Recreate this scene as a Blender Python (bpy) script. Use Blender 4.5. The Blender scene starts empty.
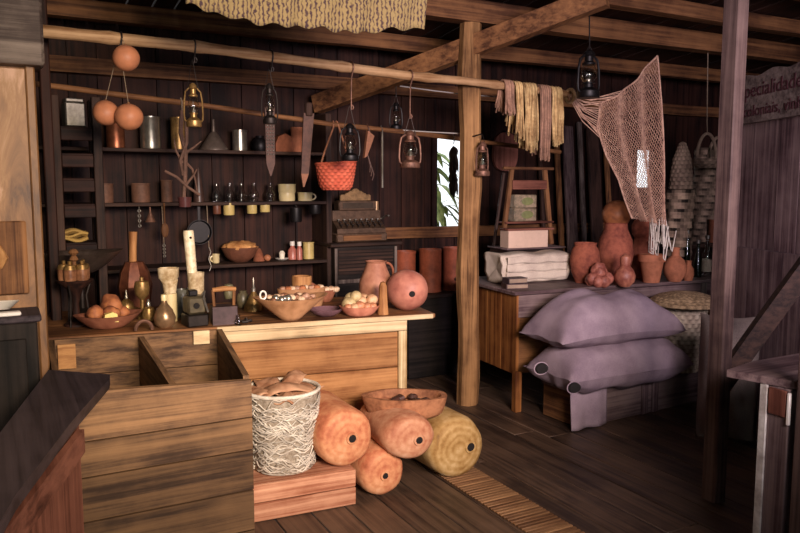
import bpy, bmesh, math, random
from mathutils import Vector, Matrix, Euler, noise
random.seed(7)
PI = math.pi
sc = bpy.context.scene
COL = sc.collection
# ------------------------------------------------------------------ camera
F_PX = 740.0
CAM = Vector((0, 0, 1.5)); YAW = math.radians(28.3); PITCH = math.radians(6.1)
FW = Vector((math.sin(YAW)*math.cos(PITCH), math.cos(YAW)*math.cos(PITCH), -math.sin(PITCH)))
RT = Vector((math.cos(YAW), -math.sin(YAW), 0))
UP = RT.cross(FW)
cd = bpy.data.cameras.new('camera'); cam = bpy.data.objects.new('camera', cd); COL.objects.link(cam)
cam.location = CAM; cam.rotation_euler = Matrix((RT, UP, -FW)).transposed().to_euler()
cd.sensor_width = 36; cd.lens = F_PX/800*36; cd.clip_start = .05
sc.camera = cam

def at(px, py, z=None, Y=None, X=None):
    """the point of the room that stands at this place of the photograph, on a level z or a plane Y or X"""
    d = FW*F_PX + RT*(px-400) + UP*(266.5-py)
    t = (z-CAM.z)/d.z if z is not None else (Y/d.y if Y is not None else X/d.x)
    return CAM + d*t
def mpp(v): return (v-CAM).dot(FW)/F_PX
def rnd(a, b): return random.uniform(a, b)

# ------------------------------------------------------------------ materials
def lin(h):
    r = []
    for s in (16, 8, 0):
        c = ((h >> s) & 255)/255
        r.append(c/12.92 if c <= .04045 else ((c+.055)/1.055)**2.4)
    return (r[0], r[1], r[2], 1)
MATS = {}
def newmat(name):
    m = bpy.data.materials.new(name); m.use_nodes = True
    nt = m.node_tree; b = nt.nodes['Principled BSDF']
    return m, nt, b
def N(nt, t, **kw):
    n = nt.nodes.new(t)
    for k, v in kw.items():
        if k in n.inputs.keys(): n.inputs[k].default_value = v
        else: setattr(n, k, v)
    return n
def ramp(nt, src, stops):
    r = nt.nodes.new('ShaderNodeValToRGB')
    e = r.color_ramp.elements
    while len(e) < len(stops): e.new(.5)
    for i, (p, c) in enumerate(stops): e[i].position = p; e[i].color = c
    nt.links.new(src, r.inputs[0]); return r.outputs[0]
def finish(nt, b, col, rough, bumpsrc=None, bump=.3, dist=.004, tintamt=1.0):
    at_ = N(nt, 'ShaderNodeAttribute', attribute_name='tint')
    oi = nt.nodes.new('ShaderNodeObjectInfo')
    a = N(nt, 'ShaderNodeMath', operation='MULTIPLY_ADD'); a.inputs[1].default_value = .16; a.inputs[2].default_value = .92
    nt.links.new(oi.outputs['Random'], a.inputs[0])
    ad = N(nt, 'ShaderNodeMath', operation='ADD'); nt.links.new(a.outputs[0], ad.inputs[0]); nt.links.new(at_.outputs['Fac'], ad.inputs[1])
    h = nt.nodes.new('ShaderNodeHueSaturation')
    nt.links.new(col, h.inputs['Color']); nt.links.new(ad.outputs[0], h.inputs['Value'])
    nt.links.new(h.outputs[0], b.inputs['Base Color'])
    b.inputs['Roughness'].default_value = rough
    if bumpsrc is not None:
        bp = N(nt, 'ShaderNodeBump'); bp.inputs['Strength'].default_value = bump; bp.inputs['Distance'].default_value = dist
        nt.links.new(bumpsrc, bp.inputs['Height']); nt.links.new(bp.outputs[0], b.inputs['Normal'])
WOODS = {'old': (0x1c100e, 0x3d241c), 'honey': (0x7a4e2c, 0xb88656), 'cream': (0x9c7e54, 0xe6d4a8), 'grey': (0x4a3f3b, 0x84776e),
         'red': (0x60392e, 0x8c5a4a), 'desk': (0x5e3419, 0xa06a38), 'pink': (0x9c6248, 0xdaa483), 'black': (0x120f0e, 0x2a2320),
         'floor': (0x33261f, 0x66503f), 'ochre': (0x855a38, 0xbd8e5c), 'bamboo': (0x84603f, 0xc4a078), 'pale': (0xb39b77, 0xdcc8a0),
         'plum': (0x4c3a3c, 0x83706c), 'slat': (0x644630, 0x94704e), 'brown': (0x523523, 0x8f6440), 'dim': (0x231916, 0x463229), 'dusk': (0x3a2c2a, 0x6e5a52),
         'post': (0x5f4228, 0xa87e52), 'bin': (0x4e3a2c, 0x93704f), 'bench': (0x2b262c, 0x4a4046)}
def patina():
    m, nt, b = newmat('worn_ochre_paint')
    tc = nt.nodes.new('ShaderNodeTexCoord'); mp = nt.nodes.new('ShaderNodeMapping'); mp.inputs['Scale'].default_value = (7, 7, 2.2); nt.links.new(tc.outputs['Object'], mp.inputs[0])
    n = N(nt, 'ShaderNodeTexNoise'); n.inputs['Scale'].default_value = 1.1; n.inputs['Detail'].default_value = 9; n.inputs['Roughness'].default_value = .66; n.inputs['Distortion'].default_value = .8; nt.links.new(mp.outputs[0], n.inputs['Vector'])
    col = ramp(nt, n.outputs[0], [(.33, lin(0x4a3020)), (.43, lin(0x74502f)), (.52, lin(0x8a623c)), (.58, lin(0x9a724a)), (.68, lin(0xbd9478))])
    finish(nt, b, col, .55, n.outputs[0], .4, .004); return m
def wood(kind, axis='x', rough=.66, spec=.18):
    key = ('w', kind, axis, rough)
    if key in MATS: return MATS[key]
    m, nt, b = newmat('wood_%s_%s' % (kind, axis))
    c1, c2 = WOODS[kind]
    tc = nt.nodes.new('ShaderNodeTexCoord')
    at_ = N(nt, 'ShaderNodeAttribute', attribute_name='tint')
    oi = nt.nodes.new('ShaderNodeObjectInfo')
    mu = N(nt, 'ShaderNodeMath', operation='MULTIPLY_ADD'); mu.inputs[1].default_value = 67.3
    m2 = N(nt, 'ShaderNodeMath', operation='MULTIPLY'); m2.inputs[1].default_value = 13.7
    nt.links.new(oi.outputs['Random'], m2.inputs[0]); nt.links.new(m2.outputs[0], mu.inputs[2])
    nt.links.new(at_.outputs['Fac'], mu.inputs[0])
    va = N(nt, 'ShaderNodeVectorMath', operation='ADD')
    nt.links.new(tc.outputs['Object'], va.inputs[0]); nt.links.new(mu.outputs[0], va.inputs[1])
    mp = nt.nodes.new('ShaderNodeMapping')
    mp.inputs['Scale'].default_value = {'x': (1.0, 34, 34), 'y': (34, 1.0, 34), 'z': (34, 34, 1.0)}[axis]
    nt.links.new(va.outputs[0], mp.inputs[0])
    n1 = N(nt, 'ShaderNodeTexNoise'); n1.inputs['Scale'].default_value = 1.0; n1.inputs['Detail'].default_value = 6; n1.inputs['Roughness'].default_value = .65; n1.inputs['Distortion'].default_value = .35
    nt.links.new(mp.outputs[0], n1.inputs['Vector'])
    n2 = N(nt, 'ShaderNodeTexNoise'); n2.inputs['Scale'].default_value = 2.2; n2.inputs['Detail'].default_value = 7; n2.inputs['Roughness'].default_value = .62
    nt.links.new(va.outputs[0], n2.inputs['Vector'])
    mx = N(nt, 'ShaderNodeMath', operation='MULTIPLY_ADD'); mx.inputs[1].default_value = .55
    sub = N(nt, 'ShaderNodeMath', operation='MULTIPLY'); sub.inputs[1].default_value = .45
    nt.links.new(n2.outputs[0], sub.inputs[0]); nt.links.new(n1.outputs[0], mx.inputs[0]); nt.links.new(sub.outputs[0], mx.inputs[2])
    d = lin(c1); l = lin(c2)
    md = tuple(.5*(d[i]+l[i]) for i in range(3))+(1,)
    dk = tuple(.45*d[i] for i in range(3))+(1,)
    col = ramp(nt, mx.outputs[0], [(.34, dk), (.43, d), (.51, md), (.61, l)])
    b.inputs['Specular IOR Level'].default_value = spec
    finish(nt, b, col, rough, n1.outputs[0], .35, .004)
    MATS[key] = m; return m
def plain(name, h, rough=.6, metal=0, var=.25, scale=12, h2=None, bump=.15, spec=.5, sheen=0):
    key = ('p', name)
    if key in MATS: return MATS[key]
    m, nt, b = newmat(name)
    c = lin(h); c2 = lin(h2) if h2 is not None else tuple(c[i]*(1-var) for i in range(3))+(1,)
    tc = nt.nodes.new('ShaderNodeTexCoord'); n = N(nt, 'ShaderNodeTexNoise'); n.inputs['Scale'].default_value = scale; n.inputs['Detail'].default_value = 5
    nt.links.new(tc.outputs['Object'], n.inputs['Vector'])
    nf = N(nt, 'ShaderNodeTexNoise'); nf.inputs['Scale'].default_value = scale*4.5; nf.inputs['Detail'].default_value = 4
    nt.links.new(tc.outputs['Object'], nf.inputs['Vector'])
    ma = N(nt, 'ShaderNodeMath', operation='MULTIPLY_ADD'); ma.inputs[1].default_value = .6
    mb = N(nt, 'ShaderNodeMath', operation='MULTIPLY'); mb.inputs[1].default_value = .4
    nt.links.new(nf.outputs[0], mb.inputs[0]); nt.links.new(n.outputs[0], ma.inputs[0]); nt.links.new(mb.outputs[0], ma.inputs[2])
    dk = tuple(.5*c2[i] for i in range(3))+(1,)
    col = ramp(nt, ma.outputs[0], [(.24, dk), (.40, c2), (.60, c)])
    n = ma
    b.inputs['Metallic'].default_value = metal; b.inputs['Specular IOR Level'].default_value = spec
    if sheen: b.inputs['Sheen Weight'].default_value = sheen
    finish(nt, b, col, rough, n.outputs[0], bump, .004)
    MATS[key] = m; return m
def glass(name, h, rough=.05):
    key = ('g', name)
    if key in MATS: return MATS[key]
    m, nt, b = newmat(name)
    b.inputs['Base Color'].default_value = lin(h); b.inputs['Roughness'].default_value = rough
    b.inputs['Transmission Weight'].default_value = 1; b.inputs['IOR'].default_value = 1.45
    MATS[key] = m; return m
def cloth(name, h, h2, weave=300, rough=.9):
    key = ('c', name)
    if key in MATS: return MATS[key]
    m, nt, b = newmat(name)
    tc = nt.nodes.new('ShaderNodeTexCoord')
    n = N(nt, 'ShaderNodeTexNoise'); n.inputs['Scale'].default_value = 6; n.inputs['Detail'].default_value = 6
    nt.links.new(tc.outputs['Object'], n.inputs['Vector'])
    w = N(nt, 'ShaderNodeTexNoise'); w.inputs['Scale'].default_value = weave; w.inputs['Detail'].default_value = 1
    nt.links.new(tc.outputs['Object'], w.inputs['Vector'])
    a = N(nt, 'ShaderNodeMath', operation='MULTIPLY_ADD'); a.inputs[1].default_value = .35
    nt.links.new(w.outputs[0], a.inputs[0])
    s = N(nt, 'ShaderNodeMath', operation='MULTIPLY'); s.inputs[1].default_value = .65
    nt.links.new(n.outputs[0], s.inputs[0]); nt.links.new(s.outputs[0], a.inputs[2])
    col = ramp(nt, a.outputs[0], [(.35, lin(h2)), (.62, lin(h))])
    b.inputs['Specular IOR Level'].default_value = .15
    finish(nt, b, col, rough, w.outputs[0], .3, .003)
    MATS[key] = m; return m
CLAY = plain('clay', 0xa86a4c, .8, var=.3, scale=9, spec=.2)
CLAYD = plain('clay_brown', 0x8e5740, .85, var=.35, scale=9, spec=.15)
TERRA = plain('terracotta_dark', 0x9a5238, .55, var=.4, scale=7, spec=.3)
GOURD = plain('gourd_skin', 0xbd7c58, .5, h2=0xa46a4c, scale=5, spec=.35)
def stump_mat(name, c0, c1, c2, c3, ring=.05):
    m, nt, b = newmat(name); tc = nt.nodes.new('ShaderNodeTexCoord')
    wv = N(nt, 'ShaderNodeTexWave'); wv.wave_type = 'RINGS'; wv.rings_direction = 'Y'; wv.inputs['Scale'].default_value = 9; wv.inputs['Distortion'].default_value = 3.5; wv.inputs['Detail'].default_value = 4; wv.inputs['Detail Scale'].default_value = 2.5
    n = N(nt, 'ShaderNodeTexNoise'); n.inputs['Scale'].default_value = 6; n.inputs['Detail'].default_value = 8; n.inputs['Roughness'].default_value = .62
    nf = N(nt, 'ShaderNodeTexNoise'); nf.inputs['Scale'].default_value = 38; nf.inputs['Detail'].default_value = 4
    for q in (wv, n, nf): nt.links.new(tc.outputs['Object'], q.inputs['Vector'])
    a = N(nt, 'ShaderNodeMath', operation='MULTIPLY_ADD'); a.inputs[1].default_value = ring
    c = N(nt, 'ShaderNodeMath', operation='MULTIPLY_ADD'); c.inputs[1].default_value = .22
    d = N(nt, 'ShaderNodeMath', operation='MULTIPLY'); d.inputs[1].default_value = .60
    nt.links.new(n.outputs[0], d.inputs[0]); nt.links.new(nf.outputs[0], c.inputs[0]); nt.links.new(d.outputs[0], c.inputs[2]); nt.links.new(wv.outputs['Fac'], a.inputs[0]); nt.links.new(c.outputs[0], a.inputs[2])
    col = ramp(nt, a.outputs[0], [(.26, lin(c0)), (.37, lin(c1)), (.47, lin(c2)), (.60, lin(c3))])
    b.inputs['Specular IOR Level'].default_value = .25
    finish(nt, b, col, .65, a.outputs[0], .6, .006); return m
LOGE = stump_mat('stump_orange', 0x84492f, 0xb0694a, 0xc98c64, 0xdba982)
LOGR = stump_mat('stump_rosy', 0x7c4634, 0xa66a4e, 0xbc8868, 0xd0a486)
LOGY = stump_mat('stump_ochre', 0x68482c, 0x94703e, 0xae8c58, 0xc6a878, .08)
BRASS = plain('brass', 0xb08c56, .38, .65, var=.5, scale=15)
COPPER = plain('copper', 0xa8684a, .38, .8, var=.4, scale=10)
NICKEL = plain('nickel', 0xc8c2b4, .28, .85, var=.3, scale=9)
TIN = plain('tin', 0x8b867e, .45, .8, var=.4, scale=14)
IRON = plain('iron', 0x37302d, .5, .7, var=.4, scale=20)
BLACKIRON = plain('black_iron', 0x1d1a1b, .45, .5, var=.3, scale=20)
RUST = plain('rusty_iron', 0x86604e, .55, .5, var=.5, scale=20)
CREAM = plain('cream_enamel', 0xdccb9a, .3, var=.12, scale=6)
YELLOW = plain('yellow_enamel', 0xcbb573, .35, var=.2, scale=6)
WHITE = plain('white_enamel', 0xe8e2d8, .3, var=.1, scale=6)
BONE = plain('bone', 0xd6c4a0, .55, h2=0xa0865f, scale=14)
ROPE = plain('rope', 0xb09068, .9, var=.4, scale=60, spec=.1)
STRING = plain('string', 0x8d7c68, .9, var=.3, scale=60, spec=.1)
LEATHER = plain('leather', 0x5b3c30, .6, var=.4, scale=15)
HIDE = plain('tan_leather', 0x9a664a, .65, var=.35, scale=15)
DARK = plain('dark_hole', 0x150f0d, .9, var=.2)
GLASS = glass('clear_glass', 0xf4f4f0)
GREENG = glass('green_glass', 0x55705a)
LINEN = cloth('linen', 0xd6c8b4, 0xa8988a)
SACKC = cloth('sack_cloth', 0xa5929a, 0x7e6c78)
PAPER = plain('paper', 0xbf9474, .8, h2=0x94684c, scale=5, spec=.15)
SKEIN = plain('pale_fibre', 0xd2b47e, .85, h2=0xa8865a, scale=12, spec=.15)
SKEINP = plain('rosy_fibre', 0xa9826a, .85, h2=0x8a6a58, scale=12, spec=.15)
NETM = plain('net_twine', 0xd0ab90, .9, h2=0xa68270, scale=40, spec=.1)
WICK = plain('wicker', 0xc2b49c, .8, h2=0x9a8a76, scale=8, spec=.2)
WICKD = plain('dark_wicker', 0x907c68, .8, h2=0x6c5a4c, scale=8, spec=.2)
TWINE = plain('white_twine', 0xe4dccc, .85, h2=0xc0b4a4, scale=8, spec=.15)
ORANGE = plain('orange_straw', 0xd06a50, .8, h2=0xb8543e, scale=8, spec=.2)

# ------------------------------------------------------------------ mesh building
class B:
    def __init__(s):
        s.bm = bmesh.new(); s.t = s.bm.faces.layers.float.new('tint'); s.tint = 0.0
    def add(s, verts, faces, tint=None):
        vs = [s.bm.verts.new(v) for v in verts]
        for f in faces:
            try:
                fc = s.bm.faces.new([vs[i] for i in f]); fc[s.t] = s.tint if tint is None else tint; fc.smooth = True
            except ValueError: pass
        return s
    def box(s, c, size, rot=(0, 0, 0), bev=.004, tint=None, jit=0, taper=1.0):
        t = bmesh.new(); bmesh.ops.create_cube(t, size=1)
        for v in t.verts:
            k = taper if v.co.z < 0 else 1
            v.co = Vector((v.co.x*size[0]*k, v.co.y*size[1]*k, v.co.z*size[2])) + Vector((rnd(-jit, jit), rnd(-jit, jit), rnd(-jit, jit)))
        if bev: bmesh.ops.bevel(t, geom=list(t.edges), offset=min(bev, min(size)*.3), segments=1, affect='EDGES')
        M = Matrix.Translation(Vector(c)) @ Euler(rot).to_matrix().to_4x4()
        t.verts.index_update()
        s.add([M @ v.co for v in t.verts], [[v.index for v in f.verts] for f in t.faces], tint)
        t.free(); return s
    def beam(s, a, b, w, h, bev=.006, tint=None, jit=0, up=Vector((0, 0, 1)), ext=0):
        a = Vector(a); b = Vector(b); d = (b-a).normalized(); L = (b-a).length + 2*ext
        y = up.cross(d).normalized(); z = d.cross(y)
        R = Matrix((d, y, z)).transposed()
        return s.box((a+b)/2, (L, w, h), R.to_euler(), bev, tint, jit)
    def lathe(s, prof, seg=24, M=Matrix.Identity(4), fn=None, tint=None):
        vs = []; fs = []; rows = []
        for (r, z) in prof:
            if r <= 1e-6: rows.append([len(vs)]); vs.append(M @ Vector((0, 0, z)))
            else:
                row = []
                for k in range(seg):
                    a = 2*PI*k/seg; rr = r*(fn(a, z) if fn else 1)
                    row.append(len(vs)); vs.append(M @ Vector((rr*math.cos(a), rr*math.sin(a), z)))
                rows.append(row)
        for a, b in zip(rows, rows[1:]):
            for k in range(seg):
                k2 = (k+1) % seg
                if len(a) == 1 and len(b) == 1: continue
                if len(a) == 1: fs.append([a[0], b[k2], b[k]])
                elif len(b) == 1: fs.append([a[k], a[k2], b[0]])
                else: fs.append([a[k], a[k2], b[k2], b[k]])
        return s.add(vs, fs, tint)
    def tube(s, pts, r, seg=8, tint=None, closed=False):
        pts = [Vector(p) for p in pts]; n = len(pts)
        rs = r if isinstance(r, (list, tuple)) else [r]*n
        vs = []; fs = []; nrm = None
        for i, p in enumerate(pts):
            d = (pts[min(i+1, n-1)]-pts[max(i-1, 0)])
            if closed: d = pts[(i+1) % n]-pts[(i-1) % n]
            d.normalize()
            if nrm is None:
                nrm = d.orthogonal().normalized()
            else:
                nrm = (nrm - d*nrm.dot(d))
                nrm = nrm.normalized() if nrm.length > 1e-6 else d.orthogonal().normalized()
            bn = d.cross(nrm)
            for k in range(seg):
                a = 2*PI*k/seg; vs.append(p + (nrm*math.cos(a)+bn*math.sin(a))*rs[i])
        for i in range(n-1 if not closed else n):
            j = (i+1) % n
            for k in range(seg):
                k2 = (k+1) % seg; fs.append([i*seg+k, i*seg+k2, j*seg+k2, j*seg+k])
        if not closed:
            fs.append([k for k in range(seg)][::-1]); fs.append([(n-1)*seg+k for k in range(seg)])
        return s.add(vs, fs, tint)
    def ball(s, c, r, seg=20, rings=12, amp=0, sca=3, rot=(0, 0, 0), tint=None):
        r = r if isinstance(r, (tuple, list)) else (r, r, r)
        R = Euler(rot).to_matrix(); c = Vector(c); o = Vector((rnd(0, 50), rnd(0, 50), rnd(0, 50)))
        vs = [None]*(2+(rings-1)*seg); fs = []
        def pt(d):
            k = 1 + (amp*noise.noise(d*sca*.5+o) if amp else 0)
            return c + R @ Vector((d.x*r[0]*k, d.y*r[1]*k, d.z*r[2]*k))
        vs[0] = pt(Vector((0, 0, -1))); vs[1] = pt(Vector((0, 0, 1)))
        for i in range(1, rings):
            ph = -PI/2 + PI*i/rings
            for k in range(seg):
                a = 2*PI*k/seg; vs[2+(i-1)*seg+k] = pt(Vector((math.cos(ph)*math.cos(a), math.cos(ph)*math.sin(a), math.sin(ph))))
        for k in range(seg):
            k2 = (k+1) % seg
            fs.append([0, 2+k2, 2+k]); q = 2+(rings-2)*seg; fs.append([q+k, q+k2, 1])
            for i in range(rings-2):
                a = 2+i*seg; fs.append([a+k, a+k2, a+seg+k2, a+seg+k])
        return s.add(vs, fs, tint)
    def prism(s, poly, th, M=Matrix.Identity(4), tint=None):
        n = len(poly)
        vs = [M @ Vector((x, y, -th/2)) for x, y in poly] + [M @ Vector((x, y, th/2)) for x, y in poly]
        fs = [list(range(n))[::-1], list(range(n, 2*n))] + [[i, (i+1) % n, n+(i+1) % n, n+i] for i in range(n)]
        return s.add(vs, fs, tint)
    def sheet(s, fn, nu, nv, tint=None, wrap=False):
        vs = [Vector(fn(i/(nu if wrap else nu-1), j/(nv-1))) for j in range(nv) for i in range(nu)]
        fs = []
        for j in range(nv-1):
            for i in range(nu if wrap else nu-1):
                i2 = (i+1) % nu; fs.append([j*nu+i, j*nu+i2, (j+1)*nu+i2, (j+1)*nu+i])
        return s.add(vs, fs, tint)
    def build(s, name, mat, parent=None, loc=None, rz=0, angle=.7, weld=False, solid=0, sub=0):
        if weld: bmesh.ops.remove_doubles(s.bm, verts=s.bm.verts, dist=1e-5)
        bmesh.ops.recalc_face_normals(s.bm, faces=s.bm.faces)
        me = bpy.data.meshes.new(name); s.bm.to_mesh(me); s.bm.free()
        me.set_sharp_from_angle(angle=angle)
        o = bpy.data.objects.new(name, me); COL.objects.link(o); me.materials.append(mat)
        if parent is not None: o.parent = parent
        if loc is not None: o.location = loc
        o.rotation_euler.z = rz
        if solid:
            md = o.modifiers.new('thickness', 'SOLIDIFY'); md.thickness = solid; md.offset = 0
        if sub:
            md = o.modifiers.new('smooth', 'SUBSURF'); md.levels = sub; md.render_levels = sub
        return o
def tag(o, label=None, cat=None, group=None, kind=None):
    if label: o['label'] = label
    if cat: o['category'] = cat
    if group: o['group'] = group
    if kind: o['kind'] = kind
    return o
def struct(o): o['kind'] = 'structure'; return o
def thing(name, label, cat, loc=(0, 0, 0), rz=0, group=None):
    o = bpy.data.objects.new(name, None); COL.objects.link(o); o.empty_display_size = .05
    o.location = loc; o.rotation_euler.z = rz
    return tag(o, label, cat, group)
def place(px, py=None, z=None, Y=None, r=0, X=None):
    """a spot on a level: by its visible foot (py, z), or by its depth Y on a level z; r shifts from front rim to centre"""
    if Y is not None:
        v = at(px, 200, Y=Y); v.z = z
        for _ in range(3):      # keep the same image column after the change of height
            dx = (v-CAM).dot(RT)/(v-CAM).dot(FW)*F_PX+400-px
            v.x -= dx*mpp(v)/math.cos(YAW)*.95
    else:
        v = at(px, py, z=z)
    if r:
        d = Vector((v.x, v.y, 0)).normalized(); v = v + d*r
    return v
def pot(name, label, cat, px, prof, mat, z, py=None, Y=None, group=None, seg=24, fn=None, wall=None, rz=0):
    """turned vessel: profile of (radius, height) in photograph pixels, standing on level z"""
    v = place(px, py, z, Y)
    if Y is None: v = place(px, py, z, Y, r=prof[0][0]*mpp(v)*.9)
    m = mpp(v)
    p = [(0, 0)] + [(r*m, h*m) for r, h in prof]
    b = B(); 
    if wall:    # open vessel: go back down inside
        w = wall*m; top = p[-1]
        p += [(max(top[0]-w, .001), top[1])] + [(max(r-w, .0005), max(h, w)) for r, h in p[-2:0:-1]] + [(0, w)]
    else: p.append((0, p[-1][1]))
    b.lathe(p, seg, fn=fn)
    o = b.build(name, mat, loc=v, rz=rz); tag(o, label, cat, group)
    o['_m'] = m
    return o
# ------------------------------------------------------------------ the setting
YB = 5.4                                   # back wall
def boards(name, mat, x0, x1, z0, z1, place_fn, w=.19, holes=(), th=.03, tv=.16, gap=.006, off=.004):
    """a wall of upright boards as one mesh; place_fn(x, z, depth) gives the point of the room"""
    b = B(); x = x0
    while x < x1-.01:
        xe = min(x + w*rnd(.8, 1.25), x1); segs = [(z0, z1)]
        for (hx0, hx1, hz0, hz1) in holes:
            if xe > hx0+.02 and x < hx1-.02:
                xe = min(xe, hx1) if x >= hx0-.02 else xe
                if x < hx0-.02: xe = hx0
                else: segs = [(z0, hz0), (hz1, z1)]
        d = rnd(-off, off); tt = rnd(-tv, tv)
        for (a, c) in segs:
            vs = [place_fn(X, Z, D) for D in (d, d+th) for (X, Z) in ((x+gap/2, a), (xe-gap/2, a), (xe-gap/2, c), (x+gap/2, c))]
            b.add(vs, [[3, 2, 1, 0], [4, 5, 6, 7], [0, 1, 5, 4], [1, 2, 6, 5], [2, 3, 7, 6], [3, 0, 4, 7]], tt)
        x = xe
    o = b.build(name, mat); return struct(o)
# floor boards run away from the viewer
b = B(); x = -1.3
while x < 7.2:
    w = rnd(.15, .21); y = -1.2 + rnd(-1, 0)
    while y < YB:
        L = rnd(2.2, 3.6)
        b.box((x+w/2, y+L/2, -.02+rnd(-.0015, .0015)), (w-.006, L-.005, .04), bev=.003, tint=rnd(-.2, .12)); y += L
    x += w
struct(b.build('floor', wood('floor', 'y', .5, .5)))
# ribbed strip let into the floor
b = B(); e0, e1, g0, g1 = at(486, 476, z=0), at(585, 533, z=0), at(455, 486, z=0), at(525, 533, z=0)
X0, X1 = (g0.x+g1.x)/2, (e0.x+e1.x)/2
y = 1.7
while y < 3.3:
    b.box(((X0+X1)/2, y+.013, .003), (X1-X0, .02, .012), bev=.003, tint=rnd(-.1, .1)); y += .026
b.box(((X0+X1)/2, 2.5, .001), (X1-X0, 1.62, .004), bev=0, tint=-.4)
struct(b.build('trim_1', wood('slat', 'x', .55)))
WIN = (3.25, 3.62, 1.15, 1.92); WIN2 = (5.55, 5.78, 1.50, 1.87)
boards('wall_back', wood('old', 'z'), -1.3, 7.2, -.05, 2.75, lambda x, z, d: Vector((x, YB+d, z)), holes=(WIN, WIN2))
boards('cladding', wood('old', 'z'), -1.42, 7.3, -.05, 2.75, lambda x, z, d: Vector((x, YB+.04+d*.3, z)), holes=(WIN, WIN2), w=.3)
boards('wall_left', wood('old', 'z'), -1.2, YB, -.05, 3.4, lambda x, z, d: Vector((-1.25-d, x, z)))
boards('wall_side', wood('old', 'z'), -1.2, YB, -.05, 3.4, lambda x, z, d: Vector((7.1+d, x, z)))
boards('wall_front', wood('old', 'z'), -1.3, 7.2, -.05, 3.4, lambda x, z, d: Vector((x, -1.1-d, z)), holes=((-.9, 3.4, 0, 2.75),))
def roof_z(y): return 2.72 - .11*(y-4.19)
b = B(); x = -1.4
while x < 7.3:
    w = rnd(.13, .2); t = rnd(-.18, .12)
    y0, y1 = -1.3, YB+.3; e = rnd(-.006, .006)
    vs = [Vector((X, y, roof_z(y)+e+q)) for q in (0, .03) for (X, y) in ((x, y0), (x+w-.012, y0), (x+w-.012, y1), (x, y1))]
    b.add(vs, [[3, 2, 1, 0], [4, 5, 6, 7], [0, 1, 5, 4], [1, 2, 6, 5], [2, 3, 7, 6], [3, 0, 4, 7]], t); x += w
struct(b.build('ceiling', wood('old', 'y')))

# purlins and wall rails
def rail(name, a, c, w, h, kind, jit=.004, axis='x'):
    b = B(); a = Vector(a); c = Vector(c); n = max(2, int((c-a).length/.5))
    d = (c-a).normalized(); side = Vector((0, 0, 1)).cross(d).normalized(); upv = d.cross(side)
    rows = []
    for i in range(n+1):
        p = a.lerp(c, i/n) + side*rnd(-jit, jit) + upv*rnd(-jit, jit)
        rows.append([p + side*sx*w/2 + upv*sz*h/2 for sx, sz in ((-1, -1), (1, -1), (1, 1), (-1, 1))])
    vs = [v for r in rows for v in r]; fs = [[3, 2, 1, 0], [n*4+k for k in range(4)]]
    for i in range(n):
        for k in range(4): fs.append([i*4+k, i*4+(k+1) % 4, i*4+4+(k+1) % 4, i*4+4+k])
    b.add(vs, fs); return struct(b.build(name, wood(kind, axis), angle=.5))
for (Y, h, w, k) in ((5.0, .11, .09, 'brown'), (4.19, .14, .11, 'brown'), (3.72, .10, .09, 'brown'), (3.15, .11, .09, 'brown'), (2.2, .11, .09, 'old'), (.8, .11, .09, 'old')):
    z = roof_z(Y)-h/2-.004
    rail('beam', (-1.3, Y, z), (7.1, Y, z), w, h, k)
rail('beam', (-1.2, YB-.05, 2.30), (7.1, YB-.05, 2.27), .08, .10, 'brown')
rail('beam', (2.3, YB-.035, 1.13), (5.2, YB-.035, 1.12), .05, .09, 'brown')
rail('beam', at(316, 105, Y=5.28), at(606, -4, Y=3.45), .09, .13, 'brown', axis='y')
# post in the middle of the shop
b = B(); n = 14; pts = []
for i in range(n+1):
    z = 2.62*i/n; cx = 2.80+.010*math.sin(i*.9); cy = 4.21; a = .066+.004*math.sin(i*1.7); t = .4
    for k in range(8):
        ang = PI/8 + k*PI/4; q = 1.10 if k % 2 else 1.0
        pts.append(Vector((cx+a*1.06*math.copysign(min(1, abs(math.cos(ang))*1.15), math.cos(ang)), cy+a*math.copysign(min(1, abs(math.sin(ang))*1.15), math.sin(ang)), z)))
fs = [[i*8+k, i*8+(k+1) % 8, i*8+8+(k+1) % 8, i*8+8+k] for i in range(n) for k in range(8)]+[[k for k in range(8)][::-1], [n*8+k for k in range(8)]]
b.add(pts, fs); post = b.build('post', wood('post', 'z'), angle=.5); struct(post)
# slim post by the right-hand stall, with its brace
b = B(); b.box((2.957, 2.305, 1.45), (.072, .085, 2.9), bev=.006)
struct(b.build('post', wood('dusk', 'z')))
b = B(); b.box((3.02, 2.36, .62), (.035, .05, 1.24), bev=.004)
struct(b.build('post', wood('dim', 'z')))
rail('brace', at(716, 392, Y=2.33), at(812, 258, Y=2.12), .05, .085, 'dim')
# broad ochre door jamb on the left, with a darker lintel board over it
b = B(); b.box((-.40, 3.36, .985), (1.09, .10, 1.97), bev=.01); b.box((.128, 3.355, 1.0), (.035, .12, 1.99), bev=.006, tint=-.12)
struct(b.build('wall_jamb', patina()))
b = B(); b.box((-.39, 3.31, 2.38), (1.14, .16, .82), bev=.012)
struct(b.build('lintel', wood('grey', 'x')))
b = B(); b.box((.235, 4.30, 1.42), (.05, .07, 2.6), bev=.006)
struct(b.build('trim_2', wood('old', 'z')))
# plaque on the jamb
v = at(5, 258, Y=3.30)
b = B(); b.box((0, 0, 0), (.20, .025, .29), bev=.005)
pl = b.build('wall_plaque', wood('brown', 'z'), loc=(v.x-.02, 3.297, v.z)); tag(pl, 'small carved wooden plaque fixed on the ochre door jamb', 'plaque')
b = B(); b.tube([(-.02, -.014, .10), (-.005, -.016, .05), (.015, -.016, 0), (0, -.016, -.03), (-.03, -.014, -.05)], [.008, .014, .018, .014, .006], 8)
b.build('carved_curl', wood('ochre', 'z'), parent=pl)
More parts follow.
